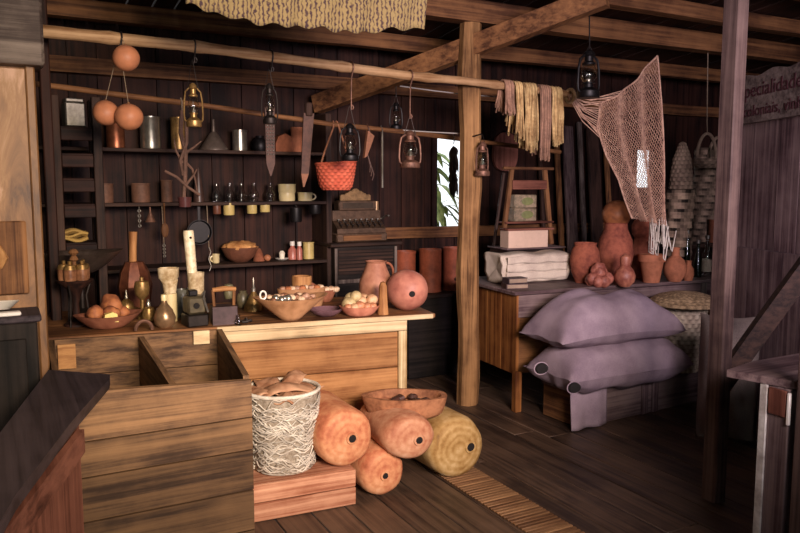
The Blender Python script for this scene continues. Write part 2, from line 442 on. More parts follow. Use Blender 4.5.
# plank partition on the right
A0 = Vector((4.1, 3.1, 0)); DV = Vector((-.342, -.94, 0)); NV = Vector((-.94, .342, 0))
def part_pt(t, z, d=0): return A0 + DV*t + NV*(-d) + Vector((0, 0, z))
boards('wall_right', wood('plum', 'z'), -.12, 1.3, 0, 2.02, lambda x, z, d: part_pt(x, z, d), w=.21, tv=.1)
b = B()
for i in range(7):
    t0 = .02+i*.16; b.add([part_pt(T, Z, D) for D in (-.045, -.008) for (T, Z) in ((t0, .0), (t0+.155, .0), (t0+.155, 1.13), (t0, 1.13))],
        [[3, 2, 1, 0], [4, 5, 6, 7], [0, 1, 5, 4], [1, 2, 6, 5], [2, 3, 7, 6], [3, 0, 4, 7]], rnd(-.1, .05))
struct(b.build('panel_right', wood('plum', 'z')))
# painted sign board over the partition
n = 24; top = [(1.2*i/n-.02, 2.165+.03*i/n+.012*math.sin(i*1.1)) for i in range(n+1)]
b = B(); poly = [(-.02, 1.885)]+[(1.18, 1.90)]+top[::-1]
vs = [part_pt(x, z, d) for d in (-.05, -.015) for x, z in poly]; m = len(poly)
b.add(vs, [list(range(m)), list(range(m, 2*m))[::-1]]+[[i, (i+1) % m, m+(i+1) % m, m+i] for i in range(m)])
sign = b.build('sign_board', wood('grey', 'x', .7), angle=.4)
tag(sign, 'weathered wooden sign board with dark painted lettering above the plank partition', 'sign')
PAINT = plain('dark_paint', 0x4a2a2e, .8, var=.35, scale=30, spec=.2)
def lettering(txt, size, t, z, tilt=0):
    cu = bpy.data.curves.new('lettering', 'FONT'); cu.body = txt; cu.size = size; cu.extrude = .0015
    tmp = bpy.data.objects.new('tmp', cu); COL.objects.link(tmp)
    me = bpy.data.meshes.new_from_object(tmp.evaluated_get(bpy.context.evaluated_depsgraph_get()))
    bpy.data.objects.remove(tmp); me.materials.clear(); me.materials.append(PAINT)
    o = bpy.data.objects.new('lettering', me); COL.objects.link(o); o.parent = sign
    R = Matrix((DV, Vector((0, 0, 1)), -NV*-1)).transposed().to_4x4()
    p = part_pt(t, z, -.052)
    o.matrix_world = Matrix.Translation(p) @ R @ Matrix.Rotation(tilt, 4, 'Z')
    return o
lettering('pecialidades', .118, .075, 2.04, .01)
lettering('coloniais, vinhos', .094, .07, 1.925, .012)
# the yard outside the window
b = B(); b.box((3, 9.5, -.15), (16, 8, .1), bev=0); struct(b.build('ground', plain('yard_soil', 0x8c8468, .9)))
LEAF = plain('garden_leaf', 0x9aa860, .6, h2=0x5c7038, scale=8)
def shrub(x, y, h, label, n=26):
    t = thing('garden_shrub', label, 'shrub', (x, y, -.1), 0)
    b = B(); b.tube([(0, 0, 0), (.02, 0, h*.4), (0, .02, h*.8)], [.03, .02, .01], 8); b.build('stem', wood('old', 'z'), t)
    b = B()
    for i in range(n):
        a = rnd(0, 2*PI); z = h*rnd(.25, .95); L = rnd(.25, .45); up_ = rnd(.1, .5); dx, dy = math.cos(a), math.sin(a); px_, py_ = -dy, dx; vs = []
        for q in range(6):
            u = q/5; w = .055*math.sin(PI*min(1, u*.93+.07))
            c = Vector((dx*L*u, dy*L*u, z+up_*u-.45*u*u))
            vs += [c+Vector((px_, py_, 0))*w, c-Vector((px_, py_, 0))*w]
        b.add(vs, [[q*2, q*2+1, q*2+3, q*2+2] for q in range(5)])
    b.build('foliage', LEAF, t, solid=.002)
shrub(3.95, 6.6, 1.75, 'leafy green shrub outside, in the lower part of the bright window', 60)
shrub(4.5, 7.7, 2.1, 'taller shrub outside, behind the leafy one, at the right of the bright window', 50)
# window frame
b = B()
for (c, s) in (((3.225, YB, 1.535), (.05, .06, .87)), ((3.645, YB, 1.535), (.05, .06, .87)), ((3.435, YB, 1.125), (.47, .07, .05)), ((3.435, YB, 1.945), (.47, .06, .05))): b.box(c, s)
struct(b.build('window_1', wood('old', 'z')))
b = B()
for (c, s) in (((5.53, YB, 1.685), (.04, .06, .45)), ((5.80, YB, 1.685), (.04, .06, .45)), ((5.665, YB, 1.48), (.31, .07, .04)), ((5.665, YB, 1.89), (.31, .06, .04))): b.box(c, s)
struct(b.build('window_2', wood('old', 'z')))
# half-height boarding out of view, added to shade the right-hand floor
b = B(); x = 1.42
while x < 3.3:
    b.box((x+.08, .30, .70), (.152, .03, 1.40), bev=.004, tint=rnd(-.15, .1)); x += .16
b.box((2.36, .275, 1.36), (1.94, .03, .08)); b.box((2.36, .275, .2), (1.94, .03, .08))
struct(b.build('shade_wall', wood('dim', 'z')))
# ------------------------------------------------------------------ light
w = bpy.data.worlds.new('sky'); sc.world = w; w.use_nodes = True
bg = w.node_tree.nodes['Background']; bg.inputs[0].default_value = (.92, .96, 1, 1); bg.inputs[1].default_value = 1.5
def area(name, loc, target, sx, sy, power, col, spread=180):
    l = bpy.data.lights.new(name, 'AREA'); l.shape = 'RECTANGLE'; l.size = sx; l.size_y = sy; l.energy = power; l.color = col; l.spread = math.radians(spread)
    o = bpy.data.objects.new(name, l); COL.objects.link(o); o.location = loc
    o.rotation_euler = (Vector(target)-Vector(loc)).to_track_quat('-Z', 'Y').to_euler(); return o
area('doorway_daylight', (.7, -1.0, 2.25), (1.15, 3.6, 1.0), 1.0, .8, 41, (1, .78, .55), 66)
area('doorway_skylight', (1.5, -1.0, 2.0), (3.5, 3.8, 1.3), 1.6, .9, 70, (.85, .69, .82), 84)
sc.view_settings.view_transform = 'Standard'; sc.view_settings.look = 'None'; sc.view_settings.exposure = 0.0; sc.view_settings.gamma = 1
sc.view_settings.use_curve_mapping = False
sc.cycles.use_denoising = True; sc.cycles.max_bounces = 8
# ------------------------------------------------------------------ big furniture
ZC = .80
# shop counter: local x along its front, local y to the rear
CA = Vector((.10, 3.80, 0)); CB = Vector((2.11, 3.50, 0)); crz = math.atan2(CB.y-CA.y, CB.x-CA.x); CL = (CB-CA).length
ct = thing('shop_counter', 'long wooden shop counter covered with brass wares, bowls and gourds', 'counter', CA, crz)
b = B()
for i, (y0, y1) in enumerate(((0, .3), (.302, .6), (.602, .80))): b.box((CL/2-(.02 if i else 0), (y0+y1)/2, ZC-.0125), (CL-(.04 if i else 0), y1-y0-.003, .025), bev=.004, tint=rnd(-.08, .06))
b.build('counter_top', wood('brown', 'x', .5), ct)
b = B(); b.box((1.36, .03, ZC-.058), (1.02, .03, .062), bev=.005); b.build('fascia_board', wood('pale', 'x'), ct)
b = B(); b.box((1.43, .005, ZC-.0145), (1.18, .012, .027), bev=.003); b.build('edge_strip', wood('pale', 'x'), ct)
b = B(); zz = .0
for h in (.265, .235, .205):
    b.box((1.30, .065, zz+h/2), (1.15, .025, h-.003), bev=.003, tint=rnd(-.12, .08)); zz += h
b.build('front_panel', wood('honey', 'x'), ct)
b = B()
b.box((1.85, .045, .355), (.05, .03, .71), bev=.004); b.build('corner_strip', wood('cream', 'z'), ct)
b = B(); b.box((1.83, .43, .38), (.03, .70, .76), bev=.003); b.build('side_panel', wood('honey', 'y'), ct)
b = B(); b.box((.95, .77, .38), (1.7, .03, .76), bev=.003); b.build('back_panel', wood('old', 'x'), ct)
# slatted grain bin in front of the counter
bn = thing('plank_bin', 'large open two-compartment bin of weathered planks against the counter', 'storage bin', (.45, 2.85, 0))
def q(x, y, z): return Vector((x-.45, y-2.85, z))
def slab(b, p, n, tint=0):   # four corners in the room plus a thickness vector
    n = Vector(n); vs = [v for v in p]+[v+n for v in p]
    b.add(vs, [[3, 2, 1, 0], [4, 5, 6, 7], [0, 1, 5, 4], [1, 2, 6, 5], [2, 3, 7, 6], [3, 0, 4, 7]], tint)
b = B(); zs = [0, .10, .27, .44, .575, None]; tn = (-.6, -.56, -.48, -.2, .28)  # weathering plus light fading downward, both put into the plank tints
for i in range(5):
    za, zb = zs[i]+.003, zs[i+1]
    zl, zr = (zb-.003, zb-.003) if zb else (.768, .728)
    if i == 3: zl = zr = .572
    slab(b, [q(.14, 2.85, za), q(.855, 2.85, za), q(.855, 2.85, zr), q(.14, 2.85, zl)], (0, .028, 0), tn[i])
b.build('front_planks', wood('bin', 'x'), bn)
b = B(); slab(b, [q(.83, 2.88, 0), q(.915, 3.615, 0), q(.915, 3.615, .80), q(.83, 2.88, .742)], (.025, 0, 0), -.1); b.build('side_board', wood('bin', 'y'), bn)
b = B(); slab(b, [q(.165, 2.88, 0), q(.185, 3.73, 0), q(.185, 3.73, .80), q(.165, 2.88, .765)], (-.025, 0, 0), -.1); b.build('side_board', wood('bin', 'y'), bn)
b = B(); slab(b, [q(.545, 2.88, .1), q(.55, 3.66, .1), q(.55, 3.66, .79), q(.545, 2.88, .735)], (.025, 0, 0), .1); b.build('divider', wood('bin', 'y'), bn)
b = B()
for za, zb, t in ((.1, .42, -.3), (.425, .62, -.15), (.625, .795, .0)):
    slab(b, [q(.19, 3.735, za), q(.935, 3.617, za), q(.935, 3.617, zb), q(.19, 3.735, zb)], (0, .025, 0), t)
b.build('back_planks', wood('bin', 'x'), bn)
b = B(); slab(b, [q(.17, 2.88, .28), q(.85, 2.88, .28), q(.87, 3.62, .28), q(.19, 3.73, .28)], (0, 0, .02)); b.build('bottom_board', wood('dim', 'x'), bn)
b = B(); slab(b, [q(.20, 3.712, .66), q(.275, 3.70, .66), q(.275, 3.70, .775), q(.20, 3.712, .775)], (0, .012, 0), .1); b.build('nailed_patch', wood('ochre', 'x'), bn)
b = B(); slab(b, [q(.80, 3.615, .735), q(.875, 3.604, .735), q(.875, 3.604, .80), q(.80, 3.615, .80)], (0, .018, 0), .1); b.build('nailed_patch', wood('pale', 'x'), bn)
# sloping dark bench rail at the near left
bt = thing('bench', 'dark narrow bench top on a reddish panel at the near left', 'bench', (.1, 2.2, 0))
def q2(x, y, z): return Vector((x-.1, y-2.2, z))
b = B(); poly = [(.128, 3.02), (.322, 2.84), (.311, 2.77), (.153, 2.31), (-.003, 1.80), (-.06, 1.55), (-.24, 1.55), (-.034, 2.289)]
b.prism([(x-.1, y-2.2) for x, y in poly], .035, Matrix.Translation((0, 0, .802))); b.build('bench_top', wood('bench', 'y', .45), bt, angle=.3)
b = B(); slab(b, [q2(.185, 2.49, 0), q2(-.09, 1.60, 0), q2(-.09, 1.60, .764), q2(.185, 2.49, .764)], (-.03, .008, 0)); b.build('side_panel', wood('red', 'z'), bt)
b = B(); slab(b, [q2(.192, 2.40, .69), q2(-.075, 1.60, .69), q2(-.075, 1.60, .763), q2(.192, 2.40, .763)], (-.02, .006, 0)); b.build('rail', wood('red', 'y'), bt)
b = B(); b.box(q2(.02, 2.42, .38), (.05, .05, .76)); b.build('leg', wood('dim', 'z'), bt)
# tall dark cupboard at the far left edge
cu = thing('cupboard', 'tall dark cupboard at the left edge with a plate on top', 'cupboard', (-.15, 3.165, 0))
b = B(); b.box((0, 0, .5), (.50, .22, 1.0), bev=.006); b.build('body', wood('black', 'z'), cu)
b = B(); b.box((.0, 0, 1.012), (.53, .24, .025), bev=.006); b.build('cupboard_top', wood('bench', 'y'), cu)
b = B(); b.box((0, -.113, .52), (.42, .012, .84), bev=.004); cdo = b.build('door', wood('black', 'z'), cu)
b = B(); b.ball((.16, -.128, .55), .012, 10, 8); b.build('knob', IRON, cdo)
# desk on the right
DA = Vector((2.95, 3.87, 0)); DB = Vector((4.86, 3.71, 0)); drz = math.atan2(DB.y-DA.y, DB.x-DA.x); DL = (DB-DA).length; ZD = .82
dk = thing('wooden_desk', 'reddish brown wooden desk with short legs, carrying clay pots and a linen bundle', 'desk', DA, drz)
b = B(); b.box((DL/2, .42, ZD-.0125), (DL+.03, .86, .025), bev=.005); b.build('desk_top', wood('plum', 'x', .5), dk)
b = B(); 
for i in range(4): b.box((.03, .115+.19*i, .525), (.025, .187, .54), bev=.003, tint=rnd(-.12, .1))
b.build('side_panel', wood('desk', 'z'), dk)
b = B(); b.box((DL-.03, .41, .525), (.025, .76, .54)); b.build('side_panel', wood('desk', 'z'), dk)
b = B(); b.box((DL/2, .03, .715), (DL-.06, .02, .15), bev=.004); b.build('apron', wood('plum', 'x'), dk)
b = B(); b.box((DL/2, .07, .45), (DL-.08, .02, .40), bev=.003); b.build('front_panel', wood('brown', 'x'), dk)
for lx in (.035, DL-.27):
    for ly in (.03, .80):
        b = B(); b.box((lx, ly, .14 if lx < 1 or ly > .5 else .4), (.05, .05, .28 if lx < 1 or ly > .5 else .79), bev=.004); b.build('leg', wood('desk' if lx < 1 else 'grey', 'z'), dk)
# low box under the sacks
bx = thing('wooden_crate', 'low long wooden box under the sacks beside the desk leg', 'crate', (3.12, 3.43, 0), math.atan2(.06, 1.30))
b = B(); b.box((.66, .012, .11), (1.30, .024, .22), tint=-.05); b.build('front_board', wood('plum', 'x'), bx)
b = B(); b.box((.012, .18, .11), (.024, .31, .22)); b.build('end_board', wood('brown', 'y'), bx)
b = B(); b.box((1.30, .18, .11), (.024, .31, .22)); b.build('end_board', wood('brown', 'y'), bx)
b = B(); b.box((.66, .17, .225), (1.34, .35, .02)); b.build('lid', wood('plum', 'x'), bx)
for x in (.58, .68):
    b = B(); b.box((x, -.009, .11), (.055, .018, .215)); b.build('batten', wood('plum', 'z'), bx)
# crate turned over by the bin
cr = thing('wooden_crate', 'small pinkish plank crate under the white woven basket on the floor', 'crate', (.90, 3.115, 0), -.08)
b = B(); b.box((.26, .01, .044), (.52, .02, .085), tint=-.08); b.box((.26, .01, .131), (.52, .02, .083), tint=.06); b.build('front_board', wood('pink', 'x'), cr)
b = B(); b.box((.26, .21, .163), (.52, .38, .02)); b.build('crate_top', wood('pink', 'x'), cr)
for x in (.01, .51):
    b = B(); b.box((x, .21, .075), (.02, .38, .15)); b.build('end_board', wood('pink', 'y'), cr)
b = B(); b.box((.26, .40, .075), (.48, .02, .15)); b.build('back_board', wood('pink', 'x'), cr)
# counter-gate at the near right
g = thing('counter_gate', 'worn half-height stall counter end at the near right edge, white-edged post', 'counter', (2.6, 1.7, 0))
b = B(); b.prism([(-.165, .163), (-.094, -.09), (.92, -.09), (.92, .21), (.06, .21)], .028, Matrix.Translation((0, 0, .787))); b.build('ledge', wood('plum', 'x', .5), g, angle=.3)
b = B(); b.box((-.060, -.01, .385), (.11, .11, .77), bev=.004); b.build('leg', wood('plum', 'z'), g)
b = B(); b.box((-.119, .034, .385), (.010, .03, .77), bev=.002); b.build('white_strip', plain('worn_white_paint', 0xd8d4cc, .7, h2=0xa8a098, scale=8), g)['label'] = 'whitish worn edge strip of the post'
b = B(); b.box((.46, .0, .385), (.90, .03, .77), bev=.003); b.build('front_panel', wood('plum', 'z'), g)  # panel runs on out of view, added to shade the floor behind
b = B(); b.box((-.120, -.022, .715), (.010, .072, .10), bev=.003); b.build('block', wood('red', 'z'), g)
b = B(); b.box((-.121, -.068, .70), (.014, .012, .12), bev=.003); b.build('latch', WHITE, g)
b = B(); b.box((-.108, -.125, .545), (.05, .05, 1.09), bev=.005); b.build('upright', wood('dusk', 'z'), g)
# shelves on the back wall
SF = 5.10; S1, S2, S3 = 1.755, 1.40, .965
sh = thing('wall_shelf', 'dark three-tier shelf rack of boards along the back wall', 'shelf', (0, SF, 0))
for z, x0, x1 in ((S1, .1, 2.13), (S2, .1, 2.13), (S3, .1, 2.13)):
    b = B(); b.box(((x0+x1)/2, .145, z-.012), (x1-x0, .285, .024), bev=.003); b.build('shelf_board', wood('dim', 'x'), sh)
for x in (.09, 2.15):
    b = B(); b.box((x, .145, 1.02), (.045, .29, 2.04), bev=.004); b.build('upright', wood('dim', 'z'), sh)
# narrow ladder rack
lr = thing('ladder_rack', 'narrow ladder-like wooden rack with stepped shelves beside the ochre jamb', 'rack', (.30, 4.68, 0))
for x, w_ in ((0, .04), (.215, .05)):
    b = B(); b.box((x, 0, 1.01), (w_, .06, 2.02)); b.box((x, .20, 1.01), (w_, .04, 2.02)); b.build('rail', wood('dim', 'z'), lr)
for yy in (126, 153, 178, 204, 243):
    z = at(72, yy, Y=4.66).z
    b = B(); b.box((.107, .10, z-.008), (.17, .20, .016)); b.box((.107, -.005, z-.045), (.17, .018, .07)); b.build('tread', wood('old', 'x'), lr)
# cabinet and cash register
cb = thing('dark_cabinet', 'dark panelled cabinet with pale edges under the cash register', 'cabinet', (2.42, 5.215, 0))
b = B(); b.box((0, 0, .53), (.52, .36, 1.06), bev=.006); b.build('body', wood('black', 'x'), cb)
b = B(); b.box((0, -.01, 1.075), (.60, .40, .03), bev=.006); b.build('cabinet_top', wood('dim', 'x'), cb)
b = B()
for x in (-.25, .25): b.box((x, -.185, .53), (.022, .012, 1.04), bev=.002)
b.box((0, -.186, .80), (.48, .012, .03), bev=.002); b.build('door_frame', wood('grey', 'z'), cb)
b = B()
for i in range(7): b.box((0, -.183, .86+.027*i), (.46, .008, .02), bev=.002, tint=rnd(-.1, .1))
b.build('louvre_panel', wood('dim', 'x'), cb)
reg = thing('cash_register', 'antique ornate dark cash register on the back cabinet', 'cash register', (2.40, 5.215, 1.09)); reg.scale = (1.06, 1, .84)
RG = plain('register_bronze', 0x6d5645, .45, .6, var=.45, scale=30)
b = B(); b.box((0, 0, .04), (.40, .32, .08), bev=.01); cdw = b.build('cash_drawer', RG, reg)
b = B(); b.box((0, -.164, .04), (.30, .008, .05), bev=.003); b.build('drawer_panel', wood('brown', 'x'), cdw)
b = B()
prof = [(-.15, .08), (-.15, .12), (-.06, .19), (-.06, .28), (.14, .28), (.14, .08)]
b.add([Vector((x, y, z)) for x in (-.19, .19) for y, z in prof], [[0, 1, 2, 3, 4, 5][::-1], [6, 7, 8, 9, 10, 11]]+[[i, (i+1) % 6, 6+(i+1) % 6, 6+i] for i in range(6)])
b.build('body', RG, reg, angle=.3)
for r in range(3):
    for c in range(8):
        b = B(); x = -.155+.044*c; y = -.135+.028*r; z = .125+.022*r
        b.tube([(x, y, z), (x, y-.012, z+.03)], .004, 6); b.ball((x, y-.013, z+.032), (.012, .012, .006), 8, 5); b.build('key', TIN if r == 2 else IRON, reg)
b = B(); b.box((0, -.03, .325), (.30, .10, .09), bev=.008); dcs = b.build('display_case', RG, reg)
b = B(); b.box((0, -.083, .325), (.24, .006, .05), bev=.002); b.build('display_window', plain('smoked_pane', 0x4a4038, .1), dcs)
b = B(); n = 22; poly = [(-.12, 0)]+[(-.12+.24*i/n, .045+.06*max(0, 1-abs(i/n-.5)*2.6)+.010*abs(math.sin(i*PI/2.75))) for i in range(n+1)]+[(.12, 0)]
b.prism(poly, .025, Matrix.Translation((0, -.03, .37)) @ Matrix.Rotation(PI/2, 4, 'X')); b.build('crest', plain('bronze_crest', 0x9a7a54, .45, .5, var=.4, scale=40), reg, angle=.4)
b = B(); b.tube([(.165, -.04, .28), (.165, -.04, .36)], .018, 12); b.build('receipt_roll', plain('register_brass', 0xb0906a, .4, .4), reg)
b = B(); b.tube([(.19, -.02, .2), (.225, -.02, .2), (.23, -.08, .23), (.23, -.12, .23)], .008, 8); b.build('crank', TIN, reg)
# low dark bench behind the counter, for the terracotta canisters
lb = thing('low_bench', 'dark low bench behind the counter carrying the terracotta canisters', 'bench', (3.17, 5.13, 0))
b = B(); b.box((0, 0, .645), (.86, .36, .03)); b.build('bench_top', wood('dim', 'x'), lb)
b = B(); b.box((0, -.15, .315), (.84, .03, .63)); b.build('front_panel', wood('black', 'x'), lb)
for x in (-.40, .40):
    b = B(); b.box((x, .02, .315), (.04, .28, .63)); b.build('leg', wood('black', 'z'), lb)
# pole across the shop and the thin one behind it
pp = [at(50, 32, Y=4.06), at(130, 40, Y=4.06), at(200, 47, Y=4.06), at(330, 65, Y=4.07), at(408, 76, Y=4.06), at(465, 81, Y=4.07), at(520, 88, Y=4.08), at(572, 95, Y=4.09)]
pp = [pp[0]-(pp[1]-pp[0])*1.2]+pp
def along(pts, n):
    out = []
    for i in range(n+1):
        u = i/n*(len(pts)-1); k = min(int(u), len(pts)-2); out.append(pts[k].lerp(pts[k+1], u-k))
    return out
pth = along(pp, 60)
b = B(); b.tube(pth, [.032*(1-.25*i/60)+(.006 if i % 9 == 4 else 0)+rnd(-.0015, .0015) for i in range(61)], 12)
pole = b.build('hanging_pole', wood('bamboo', 'x'), None); tag(pole, 'long knotted pale pole slung across the shop in front of the post', 'pole')
pq = [at(30, 83, Y=4.62), at(120, 95, Y=4.62), at(200, 105, Y=4.62), at(330, 124, Y=4.63), at(415, 133, Y=4.64), at(560, 152, Y=4.7)]
b = B(); b.tube(along(pq, 40), [.017+rnd(-.001, .001) for i in range(41)], 10)
tag(b.build('hanging_pole', wood('brown', 'x')), 'thin dark reddish pole behind the pale one, sagging to the right', 'pole')
def pole_at(px):
    for i in range(len(pth)-1):
        for c in (pth[i],): pass
        a, c = pth[i], pth[i+1]
        xa = (a-CAM).dot(RT)/(a-CAM).dot(FW)*F_PX+400; xc = (c-CAM).dot(RT)/(c-CAM).dot(FW)*F_PX+400
        if xa <= px <= xc: return a.lerp(c, (px-xa)/(xc-xa))
    return pth[-1]
qth = along(pq, 40)
def pole2_at(px):
    for a, c in zip(qth, qth[1:]):
        xa = (a-CAM).dot(RT)/(a-CAM).dot(FW)*F_PX+400; xc = (c-CAM).dot(RT)/(c-CAM).dot(FW)*F_PX+400
        if xa <= px <= xc: return a.lerp(c, (px-xa)/(xc-xa))
    return qth[-1]
# two taut wires
for a, c, lab in ((at(400, 86, Y=4.3), at(520, 98, Y=4.45), 'upper thin silvery wire stretched past the post just under the pale pole'), (Vector((2.15, 5.08, at(344, 123, Y=5.08).z)), at(470, 134, Y=4.25), 'lower thin silvery wire stretched across the dark back of the shop by the window')):
    b = B(); b.tube([a.lerp(c, i/8)-Vector((0, 0, .012*math.sin(PI*i/8))) for i in range(9)], .004, 6); tag(b.build('wire', plain('bright_wire', 0xc4beb8, .5, .2, var=.1)), lab, 'wire')
# ------------------------------------------------------------------ hanging things
def pix(o): return mpp(o.location)
def hook(px, pole_fn, ybot, mat=IRON, label=None, group=None):
    p = pole_fn(px); m = mpp(p); r = .036 if pole_fn is pole_at else .021
    bot = at(px, ybot, Y=p.y); L = p.z-bot.z
    t = [Vector((0, r*math.sin(a), r*math.cos(a))) for a in [2.2-k*.5 for k in range(9)]]
    t += [Vector((0, -.006, -r-.02)), Vector((0, 0, -L*.6)), Vector((0, 0, -L+.02))]
    t += [Vector((.014*math.sin(a)*1.0, 0, -L+.012-.014*math.cos(a)+.004)) for a in (0, .8, 1.6, 2.4, 3.0)]
    b = B(); b.tube(t, .0045, 7); o = b.build('iron_hook', mat, loc=p); tag(o, label, 'hook', group); return o
def lantern(px, ybail, ycap, ybase, Y, body, label, glassm=GLASS, group='kerosene lanterns hung about the shop', rz=0.0, wide=1.0):
    v = at(px, ybase, Y=Y); m = mpp(v); H = (ybase-ycap)*m; w = H*wide
    t = thing('kerosene_lantern', label, 'lantern', v, rz, group)
    b = B(); b.lathe([(0, 0), (.27*w, 0), (.29*w, .03*H), (.28*w, .14*H), (.18*w, .2*H), (.12*w, .22*H), (.12*w, .29*H), (.16*w, .30*H), (.16*w, .32*H), (0, .32*H)], 18); ft = b.build('fuel_tank', body, t)
    b = B(); b.lathe([(.12*w, .32*H), (.20*w, .42*H), (.21*w, .5*H), (.17*w, .62*H), (.13*w, .7*H), (.125*w, .7*H), (.165*w, .62*H), (.205*w, .5*H), (.195*w, .42*H), (.115*w, .32*H), (.12*w, .32*H)], 18); b.build('glass_globe', glassm, t)
    b = B(); b.lathe([(0, .69*H), (.16*w, .69*H), (.17*w, .72*H), (.11*w, .76*H), (.11*w, .86*H), (.16*w, .88*H), (.13*w, .95*H), (.05*w, H), (0, H)], 16); b.build('chimney_cap', body, t)
    b = B(); b.lathe([(0, .32*H), (.09*w, .32*H), (.10*w, .38*H), (.05*w, .44*H), (.03*w, .50*H), (0, .52*H)], 12); b.build('burner', NICKEL, ft)
    for s in (-1, 1):
        b = B(); b.tube([(s*.24*w, 0, .10*H), (s*.33*w, 0, .16*H), (s*.35*w, 0, .3*H), (s*.33*w, 0, .6*H), (s*.28*w, 0, .8*H), (s*.16*w, 0, .88*H), (s*.08*w, 0, .88*H)], .03*w, 8); b.build('side_tube', body, t)
    hb = (ybase-ybail)*m; b = B()
    b.tube([(.30*w*math.cos(a)**(1 if abs(math.cos(a)) > .98 else 1)*(.55+.45*abs(math.cos(a))**4), 0, .72*H+(hb-.72*H)*(1-abs(math.cos(a))**1.6)) for a in [PI*k/16 for k in range(17)]], .010*max(w, .15), 6); b.build('wire_handle', IRON, t)
    return t
PY = 4.06
hook(194, pole_at, 63, label='dark iron hook on the pale pole holding the brass lantern'); lantern(194, 61, 84, 127, PY, BRASS, 'small brass kerosene lantern, leftmost of those hung on the pale pole', wide=.62)
hook(271, pole_at, 72, label='dark iron hook on the pale pole above the studded strap'); lantern(270, 70, 84, 124, PY, IRON, 'small dark kerosene lantern hung on the pale pole above the studded strap', wide=.6)
hook(351, pole_at, 110, RUST, 'long thin iron hook on the pale pole holding the lantern over the orange basket'); lantern(350, 107, 124, 161, PY, BLACKIRON, 'black kerosene lantern hanging in front of the orange basket', wide=.85)
hook(410, pole_at, 119, RUST, 'long thin iron hook on the pale pole, the one nearest the post'); lantern(410, 117, 131, 168, PY, RUST, 'reddish brown kerosene lantern with a copper tank, hanging left of the post', wide=.95)
ln = lantern(396, 96, 103, 130, 4.72, BLACKIRON, 'small dark kerosene lantern far back, between the two lanterns left of the post', wide=.75)
b = B(); p0 = at(396, 74, Y=4.72); b.tube([p0, at(396, 97, Y=4.72)], .004, 6); tag(b.build('iron_wire', IRON), 'short iron wire from the slanting beam to the small back lantern', 'wire')
lantern(482, 135, 142, 176, 4.09, RUST, 'rusty brown kerosene lantern hung on the middle post', wide=.8, rz=.3)
b = B(); p0 = at(481, 136, Y=4.05); b.tube([p0+Vector((0, .12, 0)), p0+Vector((0, .0, .012))], .005, 6); tag(b.build('iron_nail', IRON), 'iron nail in the middle post that holds the rusty lantern', 'nail')
lantern(588, 47, 51, 98, 3.70, BLACKIRON, 'large black kerosene lantern under the rafters, right of the pole end', wide=.85)
b = B(); p0 = at(588, 49, Y=3.70); b.tube([Vector((p0.x, p0.y, roof_z(3.7)-.08)), p0+Vector((.01, 0, .07)), p0+Vector((.012, 0, .01)), p0+Vector((0, 0, -.004))], .005, 6); tag(b.build('iron_hook', IRON), 'iron hook under the rafter that carries the large black lantern', 'hook')
# gourds on strings
def gourd_ball(name, px, py, rpx, Y, label, ystr, sx=0, group=None, mat=GOURD):
    v = at(px, py, Y=Y); m = mpp(v); r = rpx*m
    b = B(); b.ball((0, 0, 0), (r, r, r*.97), 28, 18, .03, 2); o = b.build(name, mat, loc=v); tag(o, label, 'gourd', group)
    top = at(px+sx, ystr, Y=Y+.0)-v
    b = B(); b.tube([(0, 0, r*.9), (top.x*.5, top.y*.5, r*.9+(top.z-r*.9)*.5), tuple(top)], .0018, 5); b.build('string', STRING, o)
    b = B(); b.lathe([(.10*r, r*.93), (.08*r, r*1.05), (0, r*1.06)], 10); b.build('stem', wood('brown', 'z'), o)
    return o
GG = 'round gourds hung on strings from the pale pole'
gourd_ball('hanging_gourd', 126, 58, 13.2, 3.98, 'round orange gourd hanging highest, right against the pale pole', 38, -4, GG)
gourd_ball('hanging_gourd', 106, 113, 12.8, 4.06, 'left one of the pair of round gourds hung above the copper can', 62, 9, GG)
gourd_ball('hanging_gourd', 129, 117, 13.8, 3.99, 'right one of the pair of round gourds hung above the copper can', 62, -7, GG)
b = B(); p = pole_at(121); b.tube([Vector((0, .034*math.sin(a), .034*math.cos(a))) for a in [2-k*.5 for k in range(8)]]+[Vector((-.005, -.03, -.03)), Vector((-.02, -.03, -.05))], .005, 7); tag(b.build('iron_hook', IRON, loc=p), 'dark iron hook on the pale pole at the highest gourd', 'hook')
# studded strap and sheath on the thin pole
def flat_hang(name, label, cat, px, y1, w0, w1, mat, tipmat=None, lean=0, Y=None):
    p = pole2_at(px); v = Vector((p.x, p.y-.03, p.z)); m = mpp(v); L = at(px, y1, Y=v.y).z-p.z
    t = thing(name, label, cat, v)
    b = B(); b.prism([(-w0*m/2, .045), (w0*m/2, .045), (w1*m/2+lean*m, L*.8), (-w1*m/2+lean*m, L*.8)], .014, Matrix.Rotation(PI/2, 4, 'X')); b.build('strap', mat, t, angle=.4)
    b = B(); b.prism([(-w1*m/2+lean*m, L*.8), (w1*m/2+lean*m, L*.8), (lean*m*1.3+.004, L), (lean*m*1.3-.004, L)], .012, Matrix.Rotation(PI/2, 4, 'X')); b.build('tip', tipmat or mat, t, angle=.4)
    b = B(); b.tube([(0, .03+.026*math.sin(a), .026*math.cos(a)) for a in [2*PI*k/12 for k in range(13)]], .005, 6); b.build('loop', LEATHER, t)
    return t, m, L
t, m, L = flat_hang('studded_strap', 'broad dark leather strap with rows of studs hanging under the small dark lantern', 'strap', 268, 176, 10, 9, LEATHER)
b = B()
for i in range(13):
    for s in (-1, 0, 1): b.ball((s*3*m, -.009, .02+L*.058*i), .006, 8, 5)
b.build('studs', TIN, t); t.children[-1]['kind'] = 'stuff'
t, m, L = flat_hang('knife_sheath', 'long leather knife sheath with tan tip hung from the thin pole', 'sheath', 307, 187, 11, 8, LEATHER, HIDE, lean=-5)
